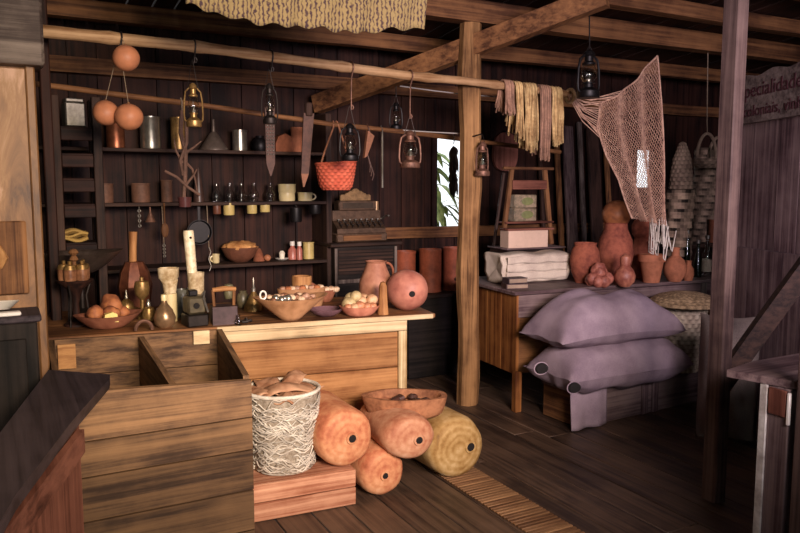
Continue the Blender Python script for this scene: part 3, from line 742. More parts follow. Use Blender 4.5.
b = B(); b.box((0, 0, .07), (.05, .03, .09), bev=.008); b.build('handle', wood('dim', 'z'), t)
# orange basket
def woven(name, prof, mat, loc=(0, 0, 0), rows=14, spokes=40, amp=.004, parent=None, diag=0, rz=0, th=.006, con=1.0):
    """basketry: profile resampled, each band bulging over every other stake"""
    b = B(); P_ = []
    L = [0]
    for (a, c) in zip(prof, prof[1:]): L.append(L[-1]+math.hypot(c[0]-a[0], c[1]-a[1]))
    nr = rows*3
    for i in range(nr+1):
        s = L[-1]*i/nr; k = max(j for j in range(len(L)) if L[j] <= s+1e-9); k = min(k, len(prof)-2); u = (s-L[k])/max(1e-9, L[k+1]-L[k])
        P_.append((prof[k][0]*(1-u)+prof[k+1][0]*u, prof[k][1]*(1-u)+prof[k+1][1]*u))
    seg = spokes*3
    def f(u, v):
        i = int(round(v*nr)); r, z = P_[i]; a = 2*PI*u
        w = math.sin(a*spokes/2+(i//3)*PI+diag*i)*math.sin(PI*((i % 3)+.5)/3)
        return ((r+amp*w)*math.cos(a), (r+amp*w)*math.sin(a), z)
    vs = [Vector(f(i/seg, j/nr)) for j in range(nr+1) for i in range(seg)]; vv = [b.bm.verts.new(x) for x in vs]
    for j in range(nr):
        for i in range(seg):
            w = math.sin(2*PI*(i+.5)/seg*spokes/2+(j//3)*PI+diag*j)
            fc = b.bm.faces.new([vv[j*seg+i], vv[j*seg+(i+1) % seg], vv[(j+1)*seg+(i+1) % seg], vv[(j+1)*seg+i]]); fc.smooth = True
            fc[b.t] = .20*w*con-.25*con*(j % 3 == 2)
    b.lathe([(0, prof[0][1]+.002), (prof[0][0], prof[0][1]+.002)], 24)
    return b.build(name, mat, parent, loc, rz, solid=th, angle=1.4)
p = pole2_at(335); v = at(336, 190, Y=4.5); m = mpp(v)
ob = thing('straw_basket', 'bright orange straw basket hanging behind the black lantern', 'basket', v)
woven('basket_body', [(13*m, 0), (16*m, 4*m), (18*m, 14*m), (20*m, 27*m)], ORANGE, rows=9, spokes=36, parent=ob)
b = B(); rim = [(20.3*m*math.cos(a), 20.3*m*math.sin(a), (27+1.5*math.cos(a))*m) for a in [2*PI*k/40 for k in range(40)]]; b.tube(rim, .007, 7, closed=True); b.build('rim', ORANGE, ob)
top = p-v
for s in (-1, 1):
    b = B(); pts = [Vector((s*17*m, -.02, 26*m)), Vector((s*11*m, 0, 40*m)), Vector((top.x+s*.02, top.y-.02, top.z-.02)), Vector((top.x+s*.012, top.y, top.z+.026)), Vector((top.x+s*.01, top.y+.024, top.z))]; b.tube(along(pts, 14), .006, 6); b.build('handle', HIDE, ob)
# other hangings on the thin pole
p = pole2_at(367); m = mpp(p); t = thing('leather_pouch', 'tan leather pouch with loose thongs hung from the thin pole beside the orange basket', 'pouch', p)
b = B(); b.tube([(0, -.024, 0), (0, 0, .024), (0, .022, 0)], .005, 6); b.tube([(0, -.024, 0), (.01, -.02, -4*m)], .005, 6); b.build('thong', LEATHER, t)
b = B(); b.prism([(-2*m, -3*m), (5*m, -8*m), (2*m, -16*m), (-3*m, -28*m), (-6*m, -30*m), (-4*m, -16*m)], .03, Matrix.Translation((.005, -.02, 0)) @ Matrix.Rotation(PI/2, 4, 'X')); b.build('pouch_body', HIDE, t, angle=.5, sub=0)
for s in (1, 2, 3):
    b = B(); b.tube(along([Vector((-1*m, -.02, -26*m)), Vector((s*2*m, -.02, -(34+4*s)*m)), Vector((s*1.4*m, -.02, -(40+4*s)*m))], 8), .004, 5); b.build('thong', LEATHER, t)
p = pole2_at(381); m = mpp(p); b = B(); b.tube([(0, .02, 0), (0, 0, .024), (0, -.022, 0), (0, -.02, -8*m), (0, -.02, -58*m)], [.003, .003, .003, .007, .007], 8); tag(b.build('steel_rod', NICKEL, loc=p), 'thin bright steel rod hanging straight down from the thin pole', 'rod')
# dried bunch in front of the window
p = pole2_at(453); m = mpp(p); t = thing('dried_bunch', 'dark bunch of dried leaves hanging across the bright window', 'dried plants', p)
b = B(); b.tube([(0, .02, 0), (0, 0, .025), (0, -.02, 0), (0, -.01, -6*m)], .004, 6); b.build('string', STRING, t)
b = B()
for i in range(26):
    z0 = -m*rnd(2, 45); a = rnd(0, 2*PI); L = m*rnd(10, 22); c = Vector((math.cos(a), math.sin(a), 0))
    pts = [Vector((0, -.01, z0)), Vector((0, -.01, z0-L*.4))+c*m*3, Vector((0, -.01, z0-L))+c*m*rnd(1.5, 5)]
    b.tube(along(pts, 6), [.004, .012, .016, .015, .012, .008, .002], 5)
b.build('leaves', plain('dry_leaf', 0x4a3428, .85, var=.4), t)
# branches with horn-like forks
p = pole2_at(181); m = mpp(p); t = thing('dried_branches', 'tangle of forked brown branches hanging below the brass lantern', 'branches', p)
b = B(); b.tube([(0, .024, 0), (0, 0, .026), (0, -.024, 0), (0, -.02, -12*m)], .005, 6); b.build('string', STRING, t)
b = B()
def br(pts, r0, r1):
    P3 = [Vector((x*m, -.02+d*m, -y*m)) for x, y, d in pts]; q_ = along(P3, 12); b.tube(q_, [r0+(r1-r0)*i/12 for i in range(13)], 7)
br([(0, 8, 0), (-2, 30, 0), (2, 50, -2), (1, 75, 0), (-1, 96, 0)], .014, .012)
br([(4, 18, 0), (3, 40, -3), (-4, 58, -4), (-1, 72, 0)], .012, .009)
br([(-20, 68, -6), (-8, 74, -4), (3, 84, -2), (14, 92, -6)], .008, .009)
br([(2, 50, 0), (10, 44, -4), (17, 38, -6)], .009, .003)
br([(-1, 60, 0), (-7, 48, 0), (-8, 36, 3)], .009, .003)
br([(0, 84, 0), (9, 72, -3), (12, 66, -5)], .009, .003)
br([(3, 60, 0), (9, 66, 2), (12, 78, 3), (14, 98, 0)], .009, .004)
b.build('twigs', plain('branch_bark', 0x6b4e40, .8, var=.4), t)
b = B(); b.lathe([(0, -104*m), (6*m, -104*m), (7*m, -94*m), (6*m, -94*m), (0, -102*m)], 16, Matrix.Translation((0, -.02, 0))); b.build('hanging_cup', plain('maroon_glaze', 0x5a3534, .25, var=.2), t)
# skeins of fibre over the pole
def skein(px0, px1, y1, mat, label, n=46, Y=None):
    pc = pole_at((px0+px1)/2); m = mpp(pc); hw = (px1-px0)*m/2; yb = at((px0+px1)/2, y1, Y=pc.y).z-pc.z
    b = B()
    for i in range(n):
        x = rnd(-hw, hw); x2 = x*.9+rnd(-.02, .02); lf = yb*rnd(.82, 1.03); lb = yb*rnd(.6, .95); r = .033+rnd(0, .008)
        pts = [Vector((x2, r+.02+rnd(-.01, .01), lb)), Vector((x+rnd(-.006, .006), r+rnd(0, .01), lb*.5)), Vector((x, r, 0)), Vector((x, r*.7, r*.7)), Vector((x, 0, r)), Vector((x, -r*.7, r*.7)), Vector((x, -r, 0)), Vector((x+rnd(-.008, .008), -r-rnd(0, .012), lf*.5)), Vector((x2, -r-rnd(0, .02), lf))]
        b.tube(pts, .006, 5, tint=rnd(-.5, .18))
    o = b.build('fibre_skein', mat, loc=pc, angle=2); tag(o, label, 'skein', 'fibre skeins over the end of the pale pole'); return o
skein(501, 511, 116, SKEINP, 'short rosy fibre skein, leftmost on the pole end', 26)
skein(511, 520, 140, SKEIN, 'thin loose whitish fibre skein beside the short rosy one', 14)
skein(520, 535, 152, SKEIN, 'thick pale yellow fibre skein left of the longest one', 46)
skein(536, 549, 160, SKEINP, 'longest fibre skein, rosy brown, hanging between two pale ones', 40)
skein(548, 560, 146, SKEIN, 'square-ended pale fibre skein nearest the net', 42)
# fishing net
nt_ = thing('fishing_net', 'pinkish knotted fishing net hung from the pole end and the rafter', 'net', at(570, 96, Y=4.05))
NO = nt_.location.copy()
KN = [  # rows from the top edge down: left and right ends (px, py, Y)
    ((600, 104, 3.95), (656, 56, 3.74)), ((598, 128, 3.91), (659, 100, 3.74)), ((608, 155, 3.86), (661, 142, 3.74)),
    ((622, 180, 3.81), (662, 176, 3.72)), ((630, 202, 3.76), (662, 204, 3.70)), ((637, 219, 3.72), (663, 226, 3.68))]
KN = [(at(a[0], a[1], Y=a[2])-NO, at(c[0], c[1], Y=c[2])-NO) for a, c in KN]
def net_pt(u, v):
    k = v*(len(KN)-1); i = min(int(k), len(KN)-2); s = k-i
    l = KN[i][0].lerp(KN[i+1][0], s); r = KN[i][1].lerp(KN[i+1][1], s); p = l.lerp(r, u)
    sag = Vector((0, 0, -.05*math.sin(PI*u)*(1-v)))
    return p + sag + Vector((0, .035*math.sin(u*17+v*2)*(.4+v) , 0))
b = B(); NU, NV = 40, 60
for fam in (1, -1):
    for i in range(-NV, NU+NV):
        pts = []
        for j in range(NV*2+1):
            u = (i+fam*j*.5*.62)/NU; v = j/(NV*2)
            if -.001 <= u <= 1.001: pts.append(net_pt(u, v)+Vector((rnd(-1, 1), rnd(-1, 1), rnd(-1, 1)))*.0025)
            elif len(pts) > 1: b.tube(pts, .0027, 3); pts = []
            else: pts = []
        if len(pts) > 1: b.tube(pts, .0027, 3)
b.build('mesh', NETM, nt_, angle=2)
b = B()
for e in (0, 1): b.tube([net_pt(e, k/30) for k in range(31)], .006, 6)
b.tube([net_pt(k/20, 0) for k in range(21)], .006, 6)
b.build('border_cord', NETM, nt_, angle=2)
b = B()
for i in range(24):
    e = net_pt(0, .42*i/23) if i < 16 else net_pt((i-16)/16, 0); s = Vector((rnd(-.01, .01), rnd(-.02, .02), rnd(-.015, .015)))
    b.tube(along([s, s.lerp(e, .45)+Vector((0, 0, -.03+rnd(-.02, .02))), e], 10), .0035, 4)
b.build('gathered_cords', NETM, nt_, angle=2)
b = B(); b.tube([Vector((0, 0, 0))+Vector((.0, .045*math.sin(a), .045*math.cos(a))) for a in [2*PI*k/16 for k in range(17)]], .012, 7); b.build('binding', ROPE, nt_)
b = B()
for i in range(20):
    s = net_pt(rnd(.45, 1), rnd(.92, 1)); dz = rnd(.08, .24); x = rnd(-.03, .05)
    b.tube(along([s, s+Vector((x, rnd(-.02, .02), -dz)), s+Vector((x+.03, 0, -dz-.02)), s+Vector((x+.045, rnd(-.02, .02), -dz*.4))], 12), .004, 4)
b.build('loose_ends', TWINE, nt_, angle=2)
# lacy cloth slung under the rafters
cv = at(305, 10, Y=3.1)
c0 = [at(x, y, Y=3.08) for x, y in ((186, 4), (215, 13), (250, 22), (282, 26), (310, 27), (340, 31), (362, 33), (392, 29), (424, 29))]
c1 = [at(x, -26, Y=3.14) for x in (170, 200, 240, 275, 310, 340, 365, 396, 428)]
for q_ in c1: q_.z = 2.73
def cl_pt(u, v):
    k = u*8; i = min(int(k), 7); s = k-i
    lo = c0[i].lerp(c0[i+1], s); hi = c1[i].lerp(c1[i+1], s); p = hi.lerp(lo, v)
    return p + Vector((0, .014*math.sin(u*38+v*3)*v - .03*math.sin(PI*v), .008*math.sin(u*60)*v)) - cv
b = B(); b.sheet(cl_pt, 90, 22)
def lace():
    m, nt, bs = newmat('lace_cloth')
    tc = nt.nodes.new('ShaderNodeTexCoord'); mp = nt.nodes.new('ShaderNodeMapping'); mp.inputs['Scale'].default_value = (30, 10, 34)
    nt.links.new(tc.outputs['Object'], mp.inputs[0])
    vo = N(nt, 'ShaderNodeTexVoronoi'); vo.inputs['Scale'].default_value = 1.6; nt.links.new(mp.outputs[0], vo.inputs['Vector'])
    wv = N(nt, 'ShaderNodeTexWave'); wv.inputs['Scale'].default_value = .55; wv.inputs['Distortion'].default_value = 5; wv.inputs['Detail'].default_value = 3; wv.inputs['Detail Scale'].default_value = 3; nt.links.new(mp.outputs[0], wv.inputs['Vector'])
    a = N(nt, 'ShaderNodeMath', operation='ADD'); nt.links.new(vo.outputs['Distance'], a.inputs[0]); nt.links.new(wv.outputs['Fac'], a.inputs[1])
    col = ramp(nt, a.outputs[0], [(.42, lin(0x3e2c30)), (.66, lin(0x5e4a3c)), (.86, lin(0x74623f)), (1, lin(0x8c7850))])
    finish(nt, bs, col, .9, a.outputs[0], .3, .004); return m
lc = b.build('lace_cloth', lace(), loc=cv, solid=.006, angle=1.5); tag(lc, 'yellowish patterned lace cloth slung under the rafters at the top', 'cloth')
# ------------------------------------------------------------------ things on the shelves
def handle_ring(parent, mat, r0, z0, z1, out, ang=0, rad=.006, name='handle'):
    """a loop handle standing off a turned wall at radius r0 between two heights"""
    c, s = math.cos(ang), math.sin(ang); b = B(); pts = []
    for k in range(11):
        a = PI*k/10; rr = r0-rad*.5 + out*math.sin(a); z = z0+(z1-z0)*(1-math.cos(a))/2; pts.append((rr*c, rr*s, z))
    b.tube(pts, rad, 8); o = b.build(name, mat, parent); return o
def can(name, label, cat, px, w0, w1, h, mat, z, Y, wall=.6, group=None, **k):
    return pot(name, label, cat, px, [(w0/2, 0), (w1/2, h*.12), (w1/2, h*.93), (w1/2+.4, h*.95), (w1/2+.4, h)], mat, z, Y=Y, wall=wall, group=group, **k)
SY = 5.24
# top shelf
can('copper_can', 'copper-coloured can on the top shelf below the gourds', 'can', 116, 17, 17.5, 26, COPPER, S1, SY)
can('nickel_pot', 'shiny nickel pot on the top shelf beside the gourds', 'pot', 151, 19, 20, 32, NICKEL, S1, SY)
can('brass_can', 'brass can on the top shelf behind the leftmost lantern', 'can', 179, 14, 15, 32, BRASS, S1, SY)
o = pot('metal_funnel', 'dark upturned metal funnel on the top shelf', 'funnel', 214, [(14, 0), (14, 1.5), (12.5, 4), (4, 17), (2, 19), (1.5, 31)], plain('dull_tin', 0x6a5d55, .5, .4, var=.3), S1, Y=SY)
can('tin_mug', 'bright ribbed tin can on the top shelf right of the funnel', 'can', 240, 14, 14.5, 21, NICKEL, S1, SY)
v = place(262, z=S1, Y=5.25); t = pot('dark_jar', 'dark squat jar on the top shelf behind the studded strap', 'jar', 260, [(6, 0), (8, 5), (7, 11), (4, 14), (4.5, 16)], BLACKIRON, S1, Y=5.27)
v = place(281, z=S1, Y=5.22); m = mpp(v); b = B(); n = 12
b.prism([(-9*m, 0), (9*m, 0), (9*m, 9*m), (7*m, 15*m), (1*m, 18*m), (-6*m, 15*m), (-9*m, 8*m)], .16, Matrix.Translation((0, 0, 0)) @ Matrix.Rotation(PI/2, 4, 'X')); o = b.build('clay_tile', CLAYD, loc=v, angle=.5); tag(o, 'tan rounded clay block on the top shelf left of the tall tumbler', 'clay block')
can('tall_tumbler', 'tall tan clay tumbler on the top shelf, last on the right', 'tumbler', 297, 10, 12, 25, CLAY, S1, SY, wall=1)
# middle shelf
WC = plain('old_wooden_can', 0x6e4c3a, .7, var=.35, scale=14)
can('wooden_can', 'short dark wooden can on the middle shelf, nearest the ladder rack', 'can', 104, 18, 18.5, 19, WC, S2, SY)
can('wooden_can', 'short dark wooden can on the middle shelf below the nickel pot', 'can', 141, 17, 18, 19, WC, S2, SY)
can('wooden_can', 'slim brown can on the middle shelf behind the hanging branches', 'can', 167, 11, 11, 22, WC, S2, SY)
o = pot('cow_horn', 'dark upright horn on the middle shelf right of the hanging branches', 'horn', 199, [(5.5, 0), (5, 8), (3.5, 20), (1.6, 30), (.5, 34)], plain('horn', 0x4a362f, .4, var=.3), S2, Y=SY)
for i, px in enumerate((217, 230, 241.5, 254, 270.5)):
    o = pot('lamp_chimney', ['first glass lamp chimney in the middle-shelf row, above the brown mug', 'second glass lamp chimney in the row on the middle shelf', 'third glass lamp chimney, the middle one of the middle-shelf row', 'fourth glass lamp chimney in the row on the middle shelf', 'last glass lamp chimney in the row, beside the cream canisters'][i], 'lamp glass', px,
            [(4, 0), (4, 3), (5, 6), (4, 9), (2.3, 12), (2.3, 18)], GLASS, S2, Y=SY, seg=16, wall=.5, group='lamp glasses on the middle shelf')
v0 = can('cream_canister', 'lower of two stacked cream enamel canisters on the middle shelf', 'canister', 287, 15, 16, 8.3, CREAM, S2, SY, wall=0)
v1 = can('cream_canister', 'upper of two stacked cream enamel canisters on the middle shelf', 'canister', 287, 16.5, 17.5, 8.5, CREAM, S2+8.35*mpp(v0.location), SY)
o = can('cream_mug', 'large cream enamel mug on the middle shelf beside the stacked canisters', 'mug', 305, 14, 14.5, 8.5, CREAM, S2, SY); m = pix(o); handle_ring(o, CREAM, 7*m, 1.2*m, 7*m, 4*m, -.5)
# hanging below the middle shelf
def hung_mug(px, py, w, h, mat, label, name='enamel_mug', cat='mug', group='mugs hung under the middle shelf', ang=1.9):
    v = at(px, py, Y=5.14); m = mpp(v)
    t = thing(name, label, cat, v, 0, group)
    b = B(); r = w/2*m; H = h*m; b.lathe([(0, 0), (r*.92, 0), (r, H*.1), (r, H), (r-.004, H), (r-.005, H*.15), (0, .004)], 20); body = b.build('mug_body', mat, t)
    handle_ring(t, mat, r, H*.2, H*.85, .02, ang)
    b = B(); top = S2-.024-v.z; b.tube([(0, 0, top+.012), (0, 0, top-.006), (.01, .0, H*.9+.012), (r*.6, .01, H*.85), (r*.95, .01, H*.9)], .003, 6); b.build('hook', IRON, t)
    return t
hung_mug(229, 215, 11, 12, YELLOW, 'yellow enamel mug hung under the shelf, leftmost of three')
hung_mug(252, 213.5, 10, 10, YELLOW, 'yellow enamel mug hung under the shelf, middle of three')
hung_mug(265, 212, 10, 9, YELLOW, 'yellow enamel mug hung under the shelf, last before the dark pots')
hung_mug(217, 214, 8, 9, plain('brown_mug', 0x6a4030, .4), 'small brown mug hung under the shelf left of the yellow mugs')
hung_mug(296, 222, 12, 14, BLACKIRON, 'dark iron pot hung under the cream mug, the larger of two', 'iron_pot', 'pot', 'dark pots hung under the shelf')
hung_mug(315, 214, 12, 9, BLACKIRON, 'dark iron pot hung by the shelf upright, the smaller of two', 'iron_pot', 'pot', 'dark pots hung under the shelf')
# small utensils hung at the dark left end
def utensil(px, y0, y1, kind, mat, name, label, cat):
    v = at(px, y0, Y=5.09); m = mpp(v); L = (y1-y0)*m; b = B()
    if kind == 'spoon': b.tube([(0, 0, 0), (0, 0, -L*.6)], .006, 8); b.ball((0, 0, -L*.8), (.024, .008, L*.22), 12, 8)
    if kind == 'chain':
        for i in range(8): b.tube([(.008*math.cos(a)*(1 if i % 2 else .2), .008*math.cos(a)*(.2 if i % 2 else 1), -L*(i+.5)/8+L/14*math.sin(a)) for a in [2*PI*k/10 for k in range(10)]], .0035, 6, closed=True)
    if kind == 'funnel': b.lathe([(.005, 0), (.007, -L*.35), (.035, -L), (.032, -L), (.004, -L*.35)], 16)
    if kind == 'hook': b.tube([(0, 0, 0), (.012, 0, -L*.2), (-.004, 0, -L*.5), (.012, 0, -L*.8), (0, 0, -L)], .004, 6)
    o = b.build(name, mat, loc=v); tag(o, label, cat)
    top = S2-.03-v.z
    if top > .01: b = B(); b.tube([(0, 0, -.004), (0, .015, top*.5), (0, .03, top+.02)], .003, 6); b.build('string', STRING, o)
    return o
utensil(139, 207, 227, 'chain', NICKEL, 'metal_chain', 'bright short chain hung in the dark under the middle shelf', 'chain')
utensil(150, 207, 222, 'funnel', RUST, 'small_funnel', 'small rusty funnel hung right of the bright chain', 'funnel')
utensil(164, 203, 237, 'spoon', wood('brown', 'z'), 'wooden_spoon', 'brown wooden spoon hung between the small funnel and the frying pan', 'spoon')
utensil(164, 243, 257, 'chain', NICKEL, 'metal_chain', 'bright little chain dangling above the cream pestle bowl', 'chain')
utensil(209, 247, 271, 'hook', TIN, 'wavy_hook', 'wavy pale metal hook left of the small cream cup', 'hook')
v = at(199, 232, Y=5.1); m = mpp(v); fp = thing('frying_pan', 'round dark frying pan hanging under the shelf by its handle', 'frying pan', v)
b = B(); b.lathe([(0, 0), (11*m, 0), (12.5*m, 3*m), (12.0*m, 3*m), (10.6*m, .5*m), (0, .5*m)], 28, Matrix.Rotation(PI/2, 4, 'X')); b.build('pan', BLACKIRON, fp)
b = B(); b.box((0, -.01, 18*m), (.022, .008, 15*m)); b.tube([(0, -.01, 25*m), (0, .0, S2-.03-v.z), (0, .03, S2-.01-v.z-.014)], .003, 6); b.build('handle', BLACKIRON, fp)
# bottom shelf
o = can('cream_cup', 'small cream cup on the bottom shelf left of the bread bowl', 'cup', 216, 6, 7, 9, CREAM, S3, SY); m = pix(o); handle_ring(o, CREAM, 3.4*m, 1.5*m, 7*m, 2.5*m, PI)
ob = pot('wooden_bowl', 'dark wooden bowl heaped with pale dough on the bottom shelf', 'bowl', 240, [(8, 0), (14, 5), (18, 13), (18.6, 15)], plain('dark_bowl_wood', 0x7a4c38, .6, var=.3), S3, Y=SY, wall=1)
m = pix(ob); b = B(); b.ball((0, 0, 15*m), (17*m, 17*m, 6*m), 26, 12, .25, 6); o = b.build('dough', plain('dough', 0xe0a868, .7, h2=0xb97c48, scale=10), loc=ob.location); tag(o, 'pale orange lump of dough filling the dark bowl', 'dough')
pot('clay_cone', 'small reddish clay cone on the bottom shelf beside the dough bowl', 'cone', 259, [(6, 0), (5.4, 3), (2, 12), (0.3, 13)], CLAYD, S3, Y=SY)
v = place(267.5, z=S3, Y=5.2); m = mpp(v); b = B(); b.ball((0, 0, 3.3*m), (3.6*m, 3.6*m, 3.3*m), 16, 10, .05); tag(b.build('clay_ball', GOURD, loc=v), 'small tan ball on the bottom shelf left of the white candle dish', 'ball')
o = pot('candle_dish', 'white dish with a stub of candle on the bottom shelf', 'candle dish', 282, [(5, 0), (7, 1.5), (6.6, 1.8), (1, 1.2)], WHITE, S3, Y=SY); m = pix(o); b = B(); b.lathe([(0, 1.2*m), (2.5*m, 1.2*m), (3*m, 7*m), (1.5*m, 9*m), (0, 8.5*m)], 12); b.build('candle', plain('wax', 0xf2ead6, .5), o)
def bottle(name, label, px, prof, mat, z, cap=None, capmat=None, **k):
    o = pot(name, label, 'bottle', px, prof, mat, z, **k); m = pix(o); h = prof[-1][1]*m; r = prof[-1][0]*m
    if capmat: b = B(); b.lathe([(0, h-.002), (r*1.35, h-.002), (r*1.35, h+cap*m), (0, h+cap*m)], 12); b.build('cap', capmat, o)
    return o
RB = plain('rosy_glaze', 0xb06a5c, .35, var=.2)
bottle('rosy_bottle', 'rosy bottle with a white cap on the bottom shelf, the left of two', 292.5, [(4.6, 0), (4.6, 9), (2.2, 12), (1.8, 14)], RB, S3, 4, WHITE, Y=SY)
bottle('rosy_bottle', 'rosy bottle with a white cap touching the yellow canister on the bottom shelf', 299.5, [(3.0, 0), (3.0, 10), (2, 12), (1.6, 14)], RB, S3, 4, WHITE, Y=5.19)
can('yellow_canister', 'tall yellow canister on the bottom shelf by the upright', 'canister', 308.5, 11, 11, 16.5, YELLOW, S3, SY, wall=0)
# tin with a lid on the ladder rack, folded cloth on its lowest tread
zt = at(72, 126, Y=4.66).z
v = place(74, z=zt, Y=4.75); m = mpp(v); t = thing('lidded_tin', 'grey square lidded tin on the top tread of the ladder rack', 'tin', v, .15)
b = B(); b.box((0, 0, 12*m), (19*m, 17*m, 24*m), bev=.008); b.build('tin_body', TIN, t)
b = B(); b.box((0, 0, 26*m), (17*m, 15*m, 4*m), bev=.006); b.build('lid', TIN, t)
zt = at(72, 243, Y=4.66).z
v = place(72, z=zt, Y=4.77); m = mpp(v); b = B()
for i in range(3): b.sheet(lambda u, w_: ((u-.5)*.17, (w_-.5)*.12, .012+.02*i+.010*math.sin(u*7+i*2)+.012*math.sin(w_*6+i)), 16, 12)
tag(b.build('folded_cloth', cloth('ochre_cloth', 0xb99a58, 0x7e6038), loc=v, solid=.012), 'small folded ochre cloth on the lowest tread of the ladder rack', 'cloth')
# ------------------------------------------------------------------ things on the counter
def oval_bowl(name, lx, ly, h, mat, parent=None, loc=None, rz=0, point=0, th=.10, base=.45, flat=.12, amp=0, curve=.75):
    b = B(); seg = 40; vs = []; rows = []
    lv = [(base+(1-base)*(k/7)**curve, h*(k/7)) for k in range(8)]
    inn = [(s_-th, max(z, h*flat)) for s_, z in lv[::-1]]; inn[0] = (1-th*.8, h)
    allr = lv+inn; ph = rnd(0, 9)
    for s_, z in allr:
        row = []
        for k in range(seg):
            a = 2*PI*k/seg; c, s = math.cos(a), math.sin(a); w = (abs(s)**point if point else 1)
            rim = 1+amp*math.sin(a*5+ph)*(z/h)
            row.append((lx*s_*c*rim, ly*s_*s*w*rim, z+(h*.10*abs(c)**3*(z/h) if point else 0)))
        rows.append(row)
    for r in rows: vs += r
    fs = [[i*seg+k, i*seg+(k+1) % seg, (i+1)*seg+(k+1) % seg, (i+1)*seg+k] for i in range(len(rows)-1) for k in range(seg)]
    n = len(rows); fs += [list(range(seg))[::-1], [(n-1)*seg+k for k in range(seg)]]
    b.add(vs, fs); return b.build(name, mat, parent, loc, rz, angle=.9)
BOWLW = plain('bowl_wood', 0xc0916a, .6, h2=0xa07450, scale=6, spec=.3)
BOWLR = plain('bowl_red_wood', 0xa06850, .6, h2=0x804e3c, scale=6, spec=.3)
# jar stand at the far left
v = place(77, 327, ZC, r=.05); m = mpp(v); t = thing('jar_stand', 'tall footed stand carrying a ring of little lidded wooden jars, far left of the counter', 'jar stand', v)
b = B(); b.lathe([(0, 0), (12*m, 0), (12*m, 2*m), (4*m, 6*m), (3*m, 22*m), (7*m, 36*m), (17*m, 44*m), (17.5*m, 46*m), (0, 46*m)], 24); b.build('pedestal', wood('old', 'z'), t)
for a in (0, 2.1, 4.2):
    b = B(); b.tube([(15*m*math.cos(a), 15*m*math.sin(a), 45*m), (10*m*math.cos(a), 10*m*math.sin(a), 30*m), (13*m*math.cos(a), 13*m*math.sin(a), 0)], .005, 6); b.build('leg', IRON, t)
JW = plain('lacquered_jar', 0x97694a, .3, h2=0x64402c, scale=9)
for k in range(5):
    a = -PI/2-.5+k*2*PI/5; x, y = 9.5*m*math.cos(a), 9.5*m*math.sin(a); b = B()
    b.lathe([(0, 46*m), (5.5*m, 46*m), (6*m, 50*m), (6*m, 57*m), (0, 57*m)], 16, Matrix.Translation((x, y, 0))); j = b.build('jar', JW, t)
    b = B(); b.lathe([(0, 57*m), (6.2*m, 57*m), (5*m, 61*m), (1.5*m, 62.5*m), (2*m, 65*m), (0, 66*m)], 14, Matrix.Translation((x, y, 0))); b.build('lid', BRASS, j)
b = B(); b.lathe([(0, 46*m), (2*m, 46*m), (2*m, 64*m), (4.5*m, 66*m), (3*m, 69*m), (2*m, 70*m), (5*m, 73*m), (3*m, 76*m), (0, 77*m)], 14); b.build('finial', wood('brown', 'z'), t)
# scale with the wide dark pan
v = place(83, z=ZC, Y=4.42); m = mpp(v); t = thing('balance_scale', 'wide dark shallow metal pan on an iron foot behind the jar stand', 'scale', v)
hz = at(88, 273, Y=4.42).z-ZC
oval_bowl('pan', 40*m, 34*m, 21*m, plain('old_dark_metal', 0x66574e, .4, .6, var=.4), t, (0, 0, hz), 0, .15, th=.02, base=.25, flat=.05)
b = B(); b.lathe([(0, 0), (14*m, 0), (12*m, 3*m), (3*m, 6*m), (2.5*m, hz), (6*m, hz+.006), (0, hz+.006)], 18); b.build('foot', IRON, t)
# red wooden bowl with gourd halves
v = place(109, 330, ZC, r=.06); m = mpp(v); t = oval_bowl('wooden_bowl', 33*m, 24*m, 14*m, BOWLR, None, v, .1, .2, base=.4); tag(t, 'shallow reddish wooden bowl of bread pieces on the left of the counter', 'bowl')
BR = plain('bread_crust', 0xb06e42, .7, h2=0x7e4630, scale=9)
for (x, y, z, r, lab) in ((-12, -2, 16, (9, 8, 8), 'round bread lump at the left in the reddish bowl'), (4, 10, 20, (13, 9, 12), 'tallest bread lump at the back of the reddish bowl'), (2, -6, 16, (10, 7, 7), 'bread lump in the middle of the reddish bowl'), (14, 6, 14, (7, 7, 6), 'bread lump at the right in the reddish bowl')):
    b = B(); b.ball((0, 0, 0), tuple(k*m for k in r), 18, 12, .2, 3, rot=(0, rnd(-.4, .4), rnd(0, 3))); tag(b.build('bread', BR, loc=v+Vector((x*m, y*m, z*m))), lab, 'bread', 'bread in the reddish bowl')
b = B(); b.prism([(-7*m, -4*m), (7*m, -5*m), (6*m, 3*m), (2*m, 5*m), (-5*m, 3*m)], 9*m, Matrix.Rotation(PI/2, 4, 'X')); tag(b.build('cheese', plain('cheese', 0xf0d77e, .5, var=.1), loc=v+Vector((0, -15*m, 13.5*m)), angle=.4), 'pale yellow cheese wedge at the front of the reddish bowl', 'cheese')
# small plate and oil lamp
v = place(126, 313, ZC, r=.05); m = mpp(v); o = pot('small_plate', 'small brass plate beside the reddish bowl, under the little oil lamp', 'plate', 127, [(9, 0), (13, 3.5), (12.4, 4), (8, 1.2)], BRASS, ZC, py=314)
pl_ = o.location.copy(); m = mpp(pl_)
t = thing('oil_lamp', 'little brass oil lamp with a spout standing on the small plate', 'oil lamp', pl_+Vector((0, 0, 1.25*m)))
b = B(); b.lathe([(0, 0), (6.5*m, 0), (7.5*m, 3*m), (6.5*m, 9*m), (3*m, 12*m), (2*m, 13*m), (0, 13*m)], 18); b.build('lamp_body', BRASS, t)
b = B(); b.lathe([(0, 13*m), (1.8*m, 13*m), (1.8*m, 15.5*m), (1*m, 17*m), (.7*m, 22*m), (0, 22*m)], 12); b.build('spout', NICKEL, t)
